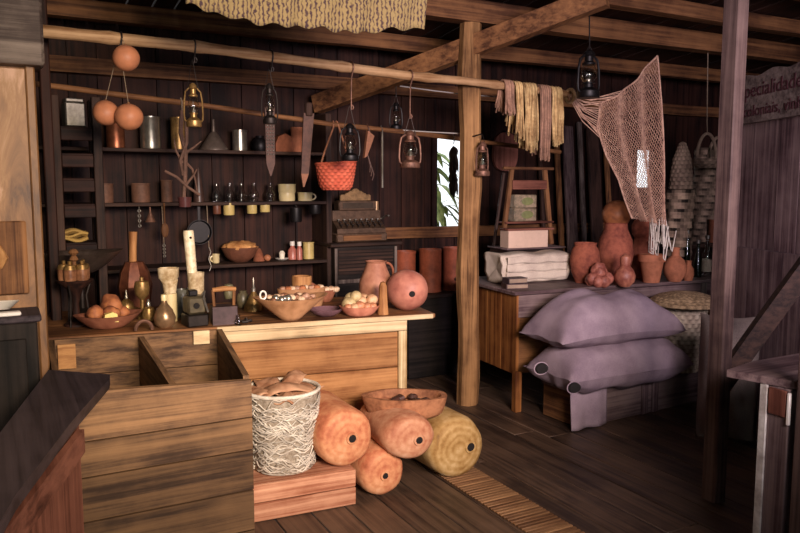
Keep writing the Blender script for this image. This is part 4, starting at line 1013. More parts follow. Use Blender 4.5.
# copper still pot with wooden handle, brass pump
v = place(136, 311, ZC, r=.13); m = mpp(v); t = thing('copper_pot', 'large faceted copper pot with an upright wooden handle, left of the counter', 'copper pot', v)
COP2 = plain('old_copper', 0x8e573e, .45, .5, h2=0x63382a, scale=7)
b = B(); b.lathe([(0, 0), (13*m, 0), (15*m, 8*m), (17*m, 22*m), (14*m, 36*m), (9*m, 46*m), (0, 47*m)], 9); b.build('pot_body', COP2, t, angle=.3)
b = B(); b.lathe([(0, 46*m), (3.8*m, 46*m), (3.6*m, 60*m), (4.2*m, 76*m), (0, 76*m)], 12, Matrix.Translation((-3*m, 0, 0)) @ Matrix.Rotation(.04, 4, 'Y')); b.build('handle', wood('honey', 'z'), t)
o = pot('brass_tap', 'brass tap column standing against the copper pot', 'tap', 143, [(5, 0), (5, 3), (2.2, 5), (2.2, 20), (6.5, 25), (7.5, 32), (6.5, 38), (2, 39), (2, 42), (0.5, 43)], BRASS, ZC, py=320)
# cream wooden column of cups
o = pot('cream_bottle', 'tall cream enamel cylinder standing behind the round flask', 'cylinder', 171, [(6.5, 0), (6.5, 28), (0.2, 28.4)], CREAM, ZC, py=322)
zz = 28.4*pix(o); m = pix(o); b0 = o.location + Vector((0, 0, zz))
b = B(); b.lathe([(0, 0), (6*m, 0), (7*m, 8*m), (8*m, 13*m), (7.5*m, 14*m), (7*m, 13*m), (0, 9*m)], 20); c1_ = b.build('cream_cup', BONE, loc=b0); tag(c1_, 'cream cup stacked on the tall cream cylinder', 'cup')
b = B(); b.lathe([(0, 9.2*m), (6*m, 9.2*m), (10*m, 16*m), (10.5*m, 25*m), (9.6*m, 25*m), (8*m, 16*m), (0, 12*m)], 20, Matrix.Translation((-1*m, 0, 0)), fn=lambda a, z: 1+.06*math.sin(a*4)); tag(b.build('bone_bowl', BONE, loc=b0), 'rough pale bowl topping the stack on the tall cream cylinder', 'bowl')
# ring and lamp, flask
v = place(149, 322, ZC, r=.03); m = mpp(v); t = thing('burner_lamp', 'small brass spirit burner left of the round flask', 'burner', v)
b = B(); b.lathe([(0, 0), (6*m, 0), (7*m, 6*m), (5*m, 13*m), (2*m, 15*m), (0, 15*m)], 16); b.build('burner_body', BRASS, t)
b = B(); b.lathe([(0, 15*m), (2.2*m, 15*m), (2.2*m, 18*m), (.8*m, 22*m), (0, 22.5*m)], 10); b.build('burner_cap', NICKEL, t)
v = place(144, 332, ZC, r=.02); m = mpp(v); b = B(); b.tube([(8*m*math.cos(a), 0, 9.5*m*math.sin(a)+.005) for a in [PI*k/16 for k in range(17)]], 1.9*m, 8); tag(b.build('horseshoe', RUST, loc=v), 'rusty horseshoe-like ring standing on edge before the small burner', 'horseshoe')
v = place(165, 329, ZC, r=.05); m = mpp(v); t = thing('round_flask', 'round-bellied metal flask with a short neck and stopper near the counter edge', 'flask', v)
b = B(); b.lathe([(0, 0), (6*m, 0), (10*m, 4*m), (11*m, 10*m), (8*m, 18*m), (3.4*m, 24*m), (2.6*m, 27*m), (0, 27*m)], 22); b.build('flask_body', plain('flask_metal', 0xa88664, .3, .6, var=.4), t)
b = B(); b.lathe([(0, 27*m), (3*m, 27*m), (3.2*m, 31*m), (2.6*m, 33*m), (0, 33*m)], 12); b.build('stopper', CREAM, t)
# jug with wire handle
o = pot('enamel_jug', 'dark grey enamel jug with a looped pale handle between flask and charcoal iron', 'jug', 183, [(7, 0), (9, 5), (8.5, 16), (5.5, 24), (6.3, 28)], plain('grey_enamel', 0x66665c, .3, var=.3), ZC, py=318, wall=.8); m = pix(o); handle_ring(o, WHITE, 6*m, 14*m, 29*m, 7*m, -.6, .005)
# charcoal flat iron with chimney
v = place(195, 327, ZC, r=.05); m = mpp(v); t = thing('charcoal_iron', 'upright old charcoal flat iron with a round hole, near the counter edge', 'flat iron', v, .1)
b = B(); b.box((0, 0, 6*m), (21*m, 22*m, 12*m), bev=.006); b.build('iron_base', IRON, t)
b = B(); b.box((0, 0, 21*m), (19*m, 18*m, 18*m), bev=.012); b.build('iron_box', plain('olive_iron', 0x6a5f48, .45, .5, var=.4), t)
b = B(); b.lathe([(0, 0), (3*m, 0), (3*m, .006), (0, .006)], 14, Matrix.Translation((-1*m, -9*m-.001, 21*m)) @ Matrix.Rotation(PI/2, 4, 'X')); b.build('air_hole', DARK, t)
b = B(); b.box((-2*m, 0, 33*m), (9*m, 9*m, 6*m), bev=.005); b.build('chimney', BLACKIRON, t)
b = B(); b.tube([(7*m, -3*m, 30*m), (9*m, -5*m, 34*m), (6*m, -10*m, 28*m), (10*m, -11*m, 14*m)], .006, 7); b.build('latch', TIN, t)
# tall cream stirring stick in a cream pot
o = pot('cream_pot', 'cream pot holding the long pale stick, right behind the charcoal iron', 'pot', 197, [(6.5, 0), (7, 6), (8, 40), (8.3, 46)], BONE, ZC, py=319, wall=1.2); m = pix(o)
b = B(); b.lathe([(0, .01), (4.6*m, .012), (5.3*m, 86*m), (4.6*m, 88*m), (0, 88*m)], 14, Matrix.Rotation(-.06, 4, 'Y')); st = b.build('pale_stick', plain('pale_turned_wood', 0xefe2c4, .45, h2=0xcbb48a), loc=o.location+Vector((-.004, 0, .0))); tag(st, 'long pale rounded stick leaning out of the cream pot', 'stick')
b = B(); b.lathe([(0, 0), (1.2*m, 0), (1.2*m, .004), (0, .004)], 10, Matrix.Rotation(-.06, 4, 'Y') @ Matrix.Translation((.5*m, -5.2*m, 81*m)) @ Matrix.Rotation(PI/2, 4, 'X')); b.build('hole', DARK, st)
# flat iron with wooden handle
v = place(225, 325, ZC, r=.05); m = mpp(v); t = thing('box_iron', 'dark box flat iron with an arched wooden handle near the counter edge', 'flat iron', v, -.1)
b = B(); b.add([Vector((x*m, y*m, z*m)) for z in (0, 18) for x, y in ((-13, -9), (11, -9), (13, 0), (11, 12), (-13, 12))], [[4, 3, 2, 1, 0], [5, 6, 7, 8, 9]]+[[i, (i+1) % 5, 5+(i+1) % 5, 5+i] for i in range(5)]); b.build('iron_body', plain('purple_iron', 0x4d3a3c, .5, .4, var=.4), t, angle=.3)
for s in (-10, 9):
    b = B(); b.tube([(s*m, 0, 17*m), (s*1.1*m, 0, 34*m)], 1.6*m, 8); b.build('handle_bracket', wood('brown', 'z'), t)
b = B(); b.tube([(-11.5*m, 0, 34*m), (0, 0, 35*m), (11.5*m, 0, 34*m)], [2.2*m, 2.8*m, 2.2*m], 10); b.build('handle', wood('honey', 'x'), t)
b = B(); b.tube([(13*m, -4*m, 3*m), (17*m, -6*m, 2*m), (20*m, -4*m, 4*m)], .006, 7); b.build('latch', IRON, t)
# oil can
v = place(254, 312, ZC, r=.06); m = mpp(v); t = thing('oil_can', 'brass conical oil can with a fine spout left of the long wooden bowl', 'oil can', v)
b = B(); b.lathe([(0, 0), (10*m, 0), (10*m, 4*m), (3*m, 17*m), (2.2*m, 19*m), (0, 19*m)], 20); b.build('can_body', BRASS, t)
b = B(); b.lathe([(0, 19*m), (2.2*m, 19*m), (2.2*m, 22*m), (1.3*m, 23*m), (.5*m, 33*m), (0, 33*m)], 10); b.build('spout', NICKEL, t)
pot('green_jar', 'small mottled green jar half hidden behind the brass oil can', 'jar', 243, [(5, 0), (6.5, 4), (6, 12), (3.5, 15), (4, 17)], plain('green_glaze', 0x6a6048, .4, h2=0x4a4434), ZC, py=308)
pot('cork_jar', 'little jar with a round lid far back behind the box iron', 'jar', 229, [(4, 0), (5, 5), (4, 9), (5, 11), (4, 14), (1, 15)], plain('grey_glaze', 0x7c7658, .5), ZC, py=299)
v = place(239, 326, ZC, r=.02); m = mpp(v); t = thing('glass_cruet', 'tiny clear glass cruet at the counter edge right of the box iron', 'cruet', v)
b = B(); b.lathe([(0, 0), (2.6*m, 0), (2.8*m, 5*m), (1.2*m, 8*m), (1.4*m, 11*m), (.9*m, 11*m), (.8*m, 8*m), (2.2*m, 5*m), (2*m, 1*m), (0, 1*m)], 14); b.build('cruet_body', GLASS, t)
v = place(247, 324, ZC, r=.02); m = mpp(v); b = B(); b.tube([(-5*m, 0, 1.5*m), (0, 0, 1.5*m), (3*m, 0, 3*m), (5*m, 0, 2*m)], 1.4*m, 8); b.tube([(0, 0, 1.5*m), (0, 0, 5*m)], 1*m, 6); tag(b.build('small_tap', IRON, loc=v), 'small black tap lying at the counter edge beside the glass cruet', 'tap')
# long wooden bowl with shells and metal balls
v = place(291, 322, ZC, r=.06); m = mpp(v); t = oval_bowl('dough_bowl', 39*m, 24*m, 23*m, BOWLW, None, v, -.05, .12, th=.08, base=.22, curve=1.0); tag(t, 'long flared wooden trough bowl of shells in the middle of the counter', 'bowl')
b = B(); b.tube([(-30*m+3*m*math.cos(a), -8*m, 28*m+4*m*math.sin(a)) for a in [2*PI*k/14 for k in range(14)]], .9*m, 7, closed=True); b.build('ring', WHITE, t)
SH = [plain('shell_pale', 0xdcc2a2, .5, h2=0xa57f62, scale=14), plain('shell_rosy', 0xb0886e, .5, h2=0x86604e, scale=14), NICKEL, plain('shell_brown', 0x8e6248, .5, h2=0x5b3a2c, scale=14)]
where = ['left', 'middle', 'right']; k = 0
for i in range(22):
    x = (-21+42*(i % 11)/10)*m+rnd(-1, 1)*m; y = (-6 if i < 11 else 5)*m+rnd(-2, 2)*m; r = rnd(3.0, 4.6)*m; mt = 2 if 0 < i % 11 < 5 and i < 11 else (3 if i % 3 == 0 else (0 if i % 2 else 1))
    b = B()
    if mt == 2: b.ball((0, 0, 0), r*.95, 14, 10)
    else: b.ball((0, 0, 0), (r*1.2, r, r*.75), 14, 10, .25, 4, rot=(rnd(-.5, .5), rnd(-.5, .5), rnd(0, 3)))
    o = b.build('metal_ball' if mt == 2 else 'shell', SH[mt], loc=v+Vector((x, y, 22.5*m+rnd(-1, 1.5)*m)))
    tag(o, {2: 'shiny metal ball among the shells at the left of the long flared bowl', 0: 'pale shell in the long flared wooden bowl', 1: 'rosy shell in the long flared wooden bowl', 3: 'dark brown shell in the long flared wooden bowl'}[mt], 'ball' if mt == 2 else 'shell', {2: 'metal balls in the long bowl', 0: 'pale shells in the long bowl', 1: 'rosy shells in the long bowl', 3: 'brown shells in the long bowl'}[mt])
# behind it: tub, planks, carved ladle
o = pot('wooden_tub', 'round pale wooden tub at the back of the counter', 'tub', 302, [(9.5, 0), (10, 26), (9.6, 27)], wood('honey', 'z'), ZC, py=304, wall=1.3)
v = place(302, 309, ZC, r=.05); m = mpp(v); t = oval_bowl('serving_trough', 25*m, 12*m, 20*m, BOWLW, None, v, -.06, 0, th=.1, base=.8); tag(t, 'straight-sided tan wooden trough behind the shell bowl', 'trough')
for i in range(9):
    x = (-19+38*i/8)*m; b = B(); b.ball((0, 0, 0), (4.2*m, 4*m, 3*m), 12, 8, .25, 4); tag(b.build('dried_fruit', [SH[1], BR, SH[0]][i % 3], loc=v+Vector((x, rnd(-3, 3)*m, 19.5*m))), 'dried fruit heaped in the straight-sided tan trough', 'dried fruit', 'dried fruit in the tan trough')
v = place(322, 303, ZC, r=.05); m = mpp(v); t = thing('carved_scoop', 'dark carved wooden scoop with a raised handle at the back of the counter', 'scoop', v, .4)
oval_bowl('scoop_bowl', 14*m, 10*m, 12*m, BOWLR, t, (4*m, 0, 0), 0, 0, th=.12, base=.5)
b = B(); b.tube([(4*m, 8*m, 11*m), (-4*m, 8*m, 16*m), (-16*m, 8*m, 22*m)], [2.6*m, 2.4*m, 2*m], 9); b.build('handle', BOWLR, t)
for i in range(5):
    b = B(); r = (2.8+.3*i % 1)*m; b.ball((0, 0, 0), (r*1.3, r, r), 12, 8, .15, 4); tag(b.build('shell', SH[0] if i else NICKEL, loc=v+Vector(((i-2)*5*m+4*m, -2*m-abs(i-2)*.5*m, 12.0*m))), 'small shell in the dark carved scoop' if i else 'single shiny ball in the dark carved scoop', 'shell', 'shells in the carved scoop' if i else None)
# purple glass plate
o = pot('glass_plate', 'purplish glass plate right of the long flared bowl', 'plate', 326, [(9, 0), (15, 4), (17, 7), (16.4, 7.3), (8, 1.2)], plain('purple_plate', 0x7a5a62, .15, var=.3), ZC, py=317)
# pink plate of small fruits
o = oval_bowl('clay_dish', .001, .001, .001, CLAY); bpy.data.objects.remove(o)
v = place(360, 317, ZC, r=.06); m = mpp(v); t = oval_bowl('clay_dish', 22*m, 17*m, 9.5*m, plain('rosy_clay', 0xd08a70, .55, h2=0xa86450, scale=6), None, v, 0, .1, th=.08, base=.55); tag(t, 'rosy clay dish piled with small pale fruits near the counter end', 'dish')
FR = [plain('fruit_green', 0xc2ae80, .5, h2=0x9c8660, scale=8), plain('fruit_pale', 0xdcb48c, .5, h2=0xb07f5c, scale=8), plain('fruit_peach', 0xc98a64, .5, h2=0x9c6044, scale=8)]
FS = [(-11, 2, 12, 7.5, 0), (-5, 9, 15, 8, 0), (3, 4, 13, 6.5, 1), (8, 10, 14, 7, 1), (13, -1, 15, 6, 1), (-2, -4, 10, 5.5, 2), (5, -6, 9, 5, 2), (-9, -6, 9, 5, 1), (10, -8, 9, 4.6, 2), (-14, -3, 9, 4.6, 2), (-3, 3, 19, 6, 0)]
for (x, y, z, r, c) in FS:
    b = B(); b.ball((0, 0, 0), (r*m, r*m*.95, r*m*.9), 16, 10, .06, 3); tag(b.build('small_fruit', FR[c], loc=v+Vector((x*m, y*m, z*m))), ['greenish fruit piled at the left of the rosy dish', 'pale beige fruit in the rosy dish', 'small peach-coloured fruit in the rosy dish'][c], 'fruit', ['greenish fruits in the rosy dish', 'pale fruits in the rosy dish', 'peach fruits in the rosy dish'][c])
# pitcher, pestle, big gourd
o = pot('clay_pitcher', 'rosy clay pitcher with a loop handle beside the big gourd', 'pitcher', 376, [(10, 0), (15, 6), (17, 16), (16.5, 26), (10.5, 40), (9.5, 44), (11, 46)], plain('pitcher_clay', 0xb88468, .6, h2=0x9a6650, scale=6, spec=.3), ZC, py=308, wall=1.2); m = pix(o); handle_ring(o, CLAYD, 11*m, 25*m, 44*m, 7*m, -.35, .007)
o = pot('wooden_pestle', 'upright rounded wooden pestle between the fruit dish and the big gourd', 'pestle', 383, [(5.6, 0), (5, 8), (4.4, 18), (4, 28), (2.5, 32), (.4, 33)], wood('honey', 'z'), ZC, py=315)
v = place(407, 313, ZC, r=.10); m = mpp(v); v.z = ZC+20.5*m
b = B(); b.ball((0, 0, 0), (21*m, 22*m, 20.5*m), 30, 20, .05, 2.2); o = b.build('big_gourd', plain('rosy_gourd', 0xb87a66, .5, h2=0x9a5e50, scale=6, spec=.35), loc=v); tag(o, 'big round rosy gourd with a hole, at the right end of the counter', 'gourd')
d = (CAM-v).normalized(); d = (d+RT*.24-UP*.20).normalized(); R = d.to_track_quat('Z', 'Y').to_matrix().to_4x4()
b = B(); b.lathe([(0, .003), (2.6*m, .003), (3.0*m, 0), (3.2*m, -.02)], 16, R @ Matrix.Translation((0, 0, 21.9*m))); b.build('hole', DARK, o)
# terracotta canisters on the low bench
for px, w, lab in ((405, 21, 'terracotta canister nearest the cash register, on the low bench'), (430, 22.5, 'middle terracotta canister on the low bench'), (453, 21, 'terracotta canister half hidden behind the post, on the low bench')):
    can('terracotta_canister', lab, 'canister', px, w, w, 42.5, TERRA, .661, 5.13, wall=1.2, group='terracotta canisters on the low bench')
# plate and paper on the cupboard
zt = 1.0255
v = place(4, z=zt, Y=3.17); m = mpp(v); b = B(); b.lathe([(0, 0), (.05, 0), (.085, .03), (.082, .033), (.048, .005), (0, .004)], 28, Matrix.Translation((0, 0, .012)) @ Matrix.Rotation(-.12, 4, 'X'))
o = b.build('china_plate', WHITE, loc=v+Vector((-.03, 0, .0))); tag(o, 'white china plate with a leafy dark motif on the cupboard at the left edge', 'plate')
b = B()
for a in (0, .9, 1.9, 2.8, 3.7, 4.6, 5.5): b.ball((.066*math.cos(a), .066*math.sin(a)*.99, .036), (.010, .007, .003), 8, 5)
b.build('leafy_motif', plain('green_motif', 0x56604a, .5), o); o.children[0].rotation_euler.x = -.12
v = place(9, z=zt, Y=3.075); b = B(); b.box((-.04, 0, .008), (.16, .04, .015), rot=(0, 0, .05)); tag(b.build('paper_booklet', plain('white_paper', 0xe6e0dc, .7, var=.08), loc=v), 'thin white booklet before the china plate on the cupboard', 'booklet')
# ------------------------------------------------------------------ floor group by the counter
# stumps: hollow rounds of skin-coloured wood lying with a holed face to the viewer
def stump(px, py, rpx, Yf, L, mat, label, hx=0, hy=0, yaw=0, sq=1.0, z=None):
    v = at(px, py, Y=Yf); m = mpp(v); r = rpx*m
    if z is not None: v.z = z+r*sq
    t = thing('log_drum', label, 'log drum', v, yaw, 'holed log drums stacked on the floor')
    o_ = Vector((rnd(0, 50), rnd(0, 50), 0)); ns = 14; seg = 36; vs = []; fs = []
    prof = [(0, -.012), (.5, -.010), (.80, -.004), (.93, .010), (1.0, .045)] + [(1.0, .045+(L-.09)*k/6) for k in range(1, 7)] + [(.93, L-.008), (0, L)]
    rows = []
    for i, (s_, y) in enumerate(prof):
        if s_ == 0: rows.append([len(vs)]); vs.append(Vector((0, y, 0))); continue
        row = []
        for k in range(seg):
            a = 2*PI*k/seg; n_ = 1+.05*noise.noise(Vector((math.cos(a)*1.2, math.sin(a)*1.2, y*3))+o_)+.012*noise.noise(Vector((math.cos(a)*6, math.sin(a)*6, y*14))+o_)
            row.append(len(vs)); vs.append(Vector((r*s_*n_*math.cos(a), y, r*sq*s_*n_*math.sin(a))))
        rows.append(row)
    for a, c in zip(rows, rows[1:]):
        for k in range(seg):
            k2 = (k+1) % seg
            if len(a) == 1: fs.append([a[0], c[k], c[k2]])
            elif len(c) == 1: fs.append([a[k], c[0], a[k2]])
            else: fs.append([a[k], c[k], c[k2], a[k2]])
    b = B(); b.add(vs, fs); b.build('drum_body', mat, t, angle=1.2)
    b = B(); b.lathe([(0, .004), (.13*r, .004), (.15*r, 0), (.15*r, -.01)], 18, Matrix.Translation((hx*r, -.0125, hy*r)) @ Matrix.Rotation(PI/2, 4, 'X')); hl = b.build('hole', DARK, t)
    b = B(); b.tube([(hx*r+.17*r*math.cos(a), -.011, hy*r+.17*r*math.sin(a)) for a in [2*PI*k/18 for k in range(18)]], .008, 6, closed=True); b.build('hole_rim', mat, hl)
    return t
stump(347, 436, 30.5, 3.10, .42, LOGE, 'log drum resting on the pink crate beside the white basket', .15, .02, z=.175)
stump(384, 473, 24.5, 3.09, .42, LOGE, 'lowest orange log drum, on the floor at the end of the crate', .0, -.08, z=.002)
stump(411, 439, 28, 3.02, .42, LOGR, 'rosy log drum lying under the carved tray', .28, -.05, -.10, sq=.80)
stump(458, 459, 31.5, 3.10, .46, LOGY, 'yellowish log drum with growth rings, rightmost on the floor', .42, .02, -.02, z=.002)
# carved tray on the rosy drum
v = at(405, 414, Y=3.26); m = mpp(v); TR = plain('tray_wood', 0xab7654, .7, h2=0x7c5038, scale=10, bump=.5, spec=.2)
t = oval_bowl('carved_tray', 43*m, 23*m, 20*m, TR, None, v, -.5, 0, th=.17, base=.80, amp=.03, curve=.5, flat=.45); tag(t, 'rough carved wooden tray with a ragged rim lying on the rosy log drum', 'tray')
for i in range(9):
    a = i*.75; rr = (8+3*(i % 3))*m; b = B(); r = rnd(3.4, 5)*m; b.ball((0, 0, 0), (r*1.3, r, r*.8), 12, 8, .3, 4); tag(b.build('dark_nut', plain('nut_brown', 0x54342a, .5, h2=0x2e1d18, scale=12), loc=v+Vector((rr*1.6*math.cos(a), rr*math.sin(a), (12+(i % 2)*2.0)*m))), 'dark brown nut lying in the carved tray', 'nut', 'nuts in the carved tray')
# white basket with folded leather pieces
v = place(284, 474, .1735, r=.12); m = mpp(v); t = thing('twine_basket', 'round basket of white knotted twine on the pink crate, full of folded wrappings', 'basket', v)
H = 78*m; R0, R1 = 29.5*m, 35.5*m
b = B(); b.lathe([(0, 0), (R0, 0), (R1, H), (R1-.012, H), (R0-.012, .012), (0, .012)], 36); b.build('liner', plain('liner_straw', 0xb5a896, .9, h2=0x8a7c6a, scale=50), t)
b = B()
for i in range(330):
    a0 = rnd(0, 2*PI); z0 = rnd(.02, .9)*H; dz = rnd(-.16, .16)*H; da = rnd(.5, 1.2); pts = []
    for k in range(9):
        u = k/8; z = min(max(z0+dz*u+.012*math.sin(u*9+i), .008), H-.008); r = R0+(R1-R0)*z/H+.004+.004*math.sin(PI*u); a = a0+da*u
        pts.append((r*math.cos(a), r*math.sin(a), z))
    b.tube(pts, .0038, 4, tint=rnd(-.35, .1))
b.build('twine_weave', TWINE, t, angle=2)
b = B(); b.tube([((R1+.002)*math.cos(a), (R1+.002)*math.sin(a), H) for a in [2*PI*k/48 for k in range(48)]], .009, 8, closed=True); b.build('rim', TWINE, t)
LP = [('large tan wrapping folded over the middle of the white twine basket', 0, -4, 83, 26, 17, .1, 0), ('crumpled wrapping at the left of the white twine basket', -19, 2, 80, 16, 18, -.35, .7), ('wrapping with a torn pale edge at the right of the white twine basket', 18, -6, 80, 17, 15, .4, 1.3), ('upright stiff wrapping leaning at the back right of the white twine basket', 15, 14, 86, 18, 10, .5, 2.2), ('small folded wrapping low at the front of the white twine basket', -5, -20, 79, 15, 9, -.1, 2.9), ('wrapping at the back left of the white twine basket', -10, 18, 84, 17, 12, -.2, 3.7)]
for lab, x, y, z, w_, d_, tl, ph in LP:
    b = B(); b.sheet(lambda u, s: ((u-.5)*2*w_*m, (s-.5)*2*d_*m, (.006+7*m*(1-(2*u-1)**2)*(1-.5*(2*s-1)**2)+1.6*m*math.sin(u*5+ph)+1.4*m*math.sin(s*6+ph*2)+1.5*m*abs(math.sin(u*7+s*5+ph)) + .5*tl*(u-.5)*2*w_*m)), 18, 14)
    tag(b.build('leather_wrapping', PAPER, loc=v+Vector((x*m, y*m, (z-9)*m)), rz=ph*.4, solid=.006, angle=.5), lab, 'wrapping', 'wrappings in the white twine basket')
# ------------------------------------------------------------------ sacks
def sack(name, label, lx, ly, lz, loc, rz=0, mat=SACKC, droop=0, flat=.5, amp=.03, group=None, seed=0, pinch=.12, up=1.0, tilt=0, pw=3.2):
    b = B(); nu, nv = 46, 26; o_ = Vector((seed*7.1, seed*3.3, 0))
    def f(s):
        def g(i, j):
            u = -1+2*i; w_ = -1+2*j
            th = (max(0, 1-abs(u)**pw)**.55)*(max(0, 1-abs(w_)**2.6)**.5)
            x = lx*u*(1-pinch*(1-w_*w_)*abs(u)**2*.5); y = ly*w_*(1-pinch*(1-u*u*.8)*abs(w_)*.0)
            nz = noise.noise(Vector((u*1.7, w_*1.5, s))+o_); n2_ = noise.noise(Vector((u*3, w_*3, s))+o_)
            z = s*lz*th*(1+.18*nz) if s > 0 else -lz*flat*th
            edge = abs(u)**6
            return (x+amp*.5*n2_*th, y+amp*.5*nz, z + amp*n2_*th*.8 - droop*abs(u)**2.2 + amp*.2*edge*math.sin(w_*6) + tilt*u)
        return g
    b.sheet(f(1), nu, nv); b.sheet(f(-1), nu, nv)
    o = b.build(name, mat, None, loc, rz, weld=True, angle=2); tag(o, label, 'sack', group); return o
BZ = .2355
sl = sack('flour_sack', 'lower of two full greyish purple sacks on the long wooden box', .51, .235, .20, (3.41, 3.48, BZ+.125), -.03, flat=.62, seed=1, amp=.035, pw=5)
for px, py in ((544, 369), (576, 388)):
    c = at(px, py, Y=3.25 if px < 560 else 3.235); lc_ = c-Vector((3.41, 3.48, BZ+.125)); b = B()
    Rm = Matrix.Translation(lc_) @ Matrix.Rotation(PI/2-.1, 4, 'X')
    b.lathe([(0, .0), (.046, .0), (.040, .02), (0, .024)], 16, Rm @ Matrix.Scale(.7, 4, (0, 1, 0))); b.build('dark_patch', DARK, sl)
    b = B(); b.tube([Rm @ Vector((.048*math.cos(a), .035*math.sin(a), .004)) for a in [2*PI*k/20 for k in range(20)]], .0035, 7, closed=True); b.build('stitched_rim', SACKC, sl)
su = sack('flour_sack', 'upper of two full greyish purple sacks, leaning back on the desk', .50, .225, .225, (3.37, 3.50, BZ+.375), -.05, flat=.40, droop=.03, seed=2, amp=.03)
# cloth hanging over the front of the box
v = at(588, 386, Y=3.405); m = mpp(v); b = B()
b.sheet(lambda u, s: ((u-.5)*.30+(.02*s), -.012*math.sin(u*11)*s-.004, -(v.z-.006)*s+.03*(1-s)), 26, 14)
tag(b.build('sack_cloth', SACKC, loc=v, solid=.008, angle=2), 'greyish purple cloth hanging from under the sacks over the box front', 'cloth')
# wicker basket and its woven lid
v = Vector((4.13, 3.55, BZ)); m = mpp(v)
wb = thing('wicker_basket', 'greyish wicker basket standing on the end of the long wooden box', 'basket', v)
woven('basket_body', [(.125, 0), (.145, .15), (.165, .34), (.172, .47)], WICK, rows=16, spokes=44, parent=wb, amp=.005)
b = B(); b.tube([(.174*math.cos(a), .174*math.sin(a), .472) for a in [2*PI*k/40 for k in range(40)]], .010, 7, closed=True); b.build('rim', WICK, wb)
v2 = Vector((4.06, 3.46, BZ+.485)); m = mpp(v2)
o = woven('winnowing_tray', [(.02, .075), (.10, .068), (.18, .045), (.25, .0), (.25, -.006)], plain('lid_straw', 0xb59a74, .85, h2=0x7d6648, scale=25), loc=v2, rows=9, spokes=60, amp=.002, th=.008); tag(o, 'broad shallow woven straw tray lying over the wicker basket', 'tray')
# floor sack by the plank partition
sp = sack('grain_sack', 'pale worn sack standing against the plank partition behind the slim post', .20, .16, .16, (3.72, 2.84, .385), .4, mat=cloth('pale_sacking', 0x7c7068, 0x544a46), seed=5, amp=.03); sp.rotation_euler = (PI/2-.05, PI/2, -.9); sp.scale = (1.9, 1, 1)
# ------------------------------------------------------------------ things on the desk
ZT = ZD
v = place(526, z=ZT, Y=4.53); m = mpp(v); t = thing('wooden_box', 'dark low wooden box at the rear of the desk under the slatted stand', 'box', v, drz)
b = B(); b.box((0, 0, .11), (.50, .26, .22)); b.build('box_body', wood('dim', 'x'), t)
b = B(); b.box((0, 0, .226), (.53, .29, .012)); b.build('lid', wood('plum', 'x'), t)
zb = ZT+.232
# pale carton and tray
v = place(524, z=zb, Y=4.46); m = mpp(v); t = thing('pale_box', 'pale cardboard box below the slatted stand, over the linen bundle', 'box', v, drz)
b = B(); b.box((0, 0, 8.5*m), (46*m, .12, 17*m), bev=.003); b.build('box_body', plain('pale_card', 0xcdb09a, .8, var=.08), t)
b = B(); b.box((3*m, 0, 18.2*m), (54*m, .13, 2.0*m), bev=.003); b.build('lid', wood('red', 'x'), t)
# slatted stand (upturned folding stool)
v = place(527, z=zb, Y=4.60); m = mpp(v); t = thing('slatted_stand', 'trapezoid wooden folding stand with crossbars set up at the rear of the desk', 'stand', v, drz)
for s in (-1, 1):
    b = B(); b.beam((s*29*m, 0, 0), (s*19*m, .0, 76*m), 4.5*m, 4.5*m); b.build('leg', wood('brown', 'z'), t)
    b = B(); b.beam((s*33*m, .07, 0), (s*24*m, .05, 72*m), 3*m, 3*m); b.build('leg', wood('dim', 'z'), t)
b = B(); b.box((0, 0, 76*m), (58*m, 5*m, 3*m)); b.build('top_rail', wood('brown', 'x'), t)
b = B(); b.box((0, -3*m, 60*m), (40*m, 2*m, 9*m)); b.build('crossbar', wood('red', 'x'), t)
b = B(); b.box((0, .02, 23*m), (56*m, .13, 2*m)); b.build('shelf_board', wood('red', 'x'), t)
for i, (dz, h, lab) in enumerate(((24.1, 13, 'lower of two stacked patterned tins in the slatted stand'), (37.3, 13, 'upper of two stacked patterned tins in the slatted stand'))):
    b = B(); b.box((0, 0, h*m/2), (26*m, .09, h*m), bev=.006); tn = b.build('patterned_tin', plain('patterned_tin', 0xa08c74, .4, h2=0x6d6450, scale=26), loc=v+Vector((-5*m, .015, dz*m)), rz=drz); tag(tn, lab, 'tin', 'tins in the slatted stand')
    b = B(); b.ball((2*m, -.046, h*m/2), (7*m, .003, 4*m), 14, 8); b.build('label_motif', plain('motif_green', 0x7c8050, .5), tn)
# linen bundle and books
v = place(527, z=ZT, Y=4.29); m = mpp(v); t = thing('linen_bundle', 'folded off-white linen bundle lying at the front left of the desk', 'linen', v, drz)
b = B(); nu, nv = 40, 60
def lb_pt(u, s):
    a = 2*PI*s; W, Hh = .125, 14.5*m
    c, q_ = math.cos(a), math.sin(a); e = .45
    y = W*math.copysign(abs(c)**e, c); z = Hh+Hh*math.copysign(abs(q_)**e, q_)
    x = (u-.5)*78*m*(1+.02*math.sin(a*3))
    return (x, y+.006*math.sin(u*23+a*2)-.010*math.sin(z*60+u*3), z+.006*math.sin(u*13+a*2)*(1 if z > Hh else 0)+.02*(u-.5)**2)
b.sheet(lb_pt, nu, nv)
for e in (0, 1): b.sheet(lambda u, s: Vector(lb_pt(e, s))*(1-u)+Vector(((e-.5)*72*m, 0, 14.5*m))*u, 6, nv)
b.build('linen_body', LINEN, t, weld=True, angle=2)
b = B()
for k in range(3): b.sheet(lambda u, s: ((u-.5)*70*m, -.13-.006*k-.004*math.sin(u*9+k), (4+8*k)*m+s*7*m+.004*math.sin(u*15+k*2)), 30, 5)
b.build('folds', LINEN, t, solid=.005, angle=2)
v = place(515, z=ZT, Y=4.02); m = mpp(v)
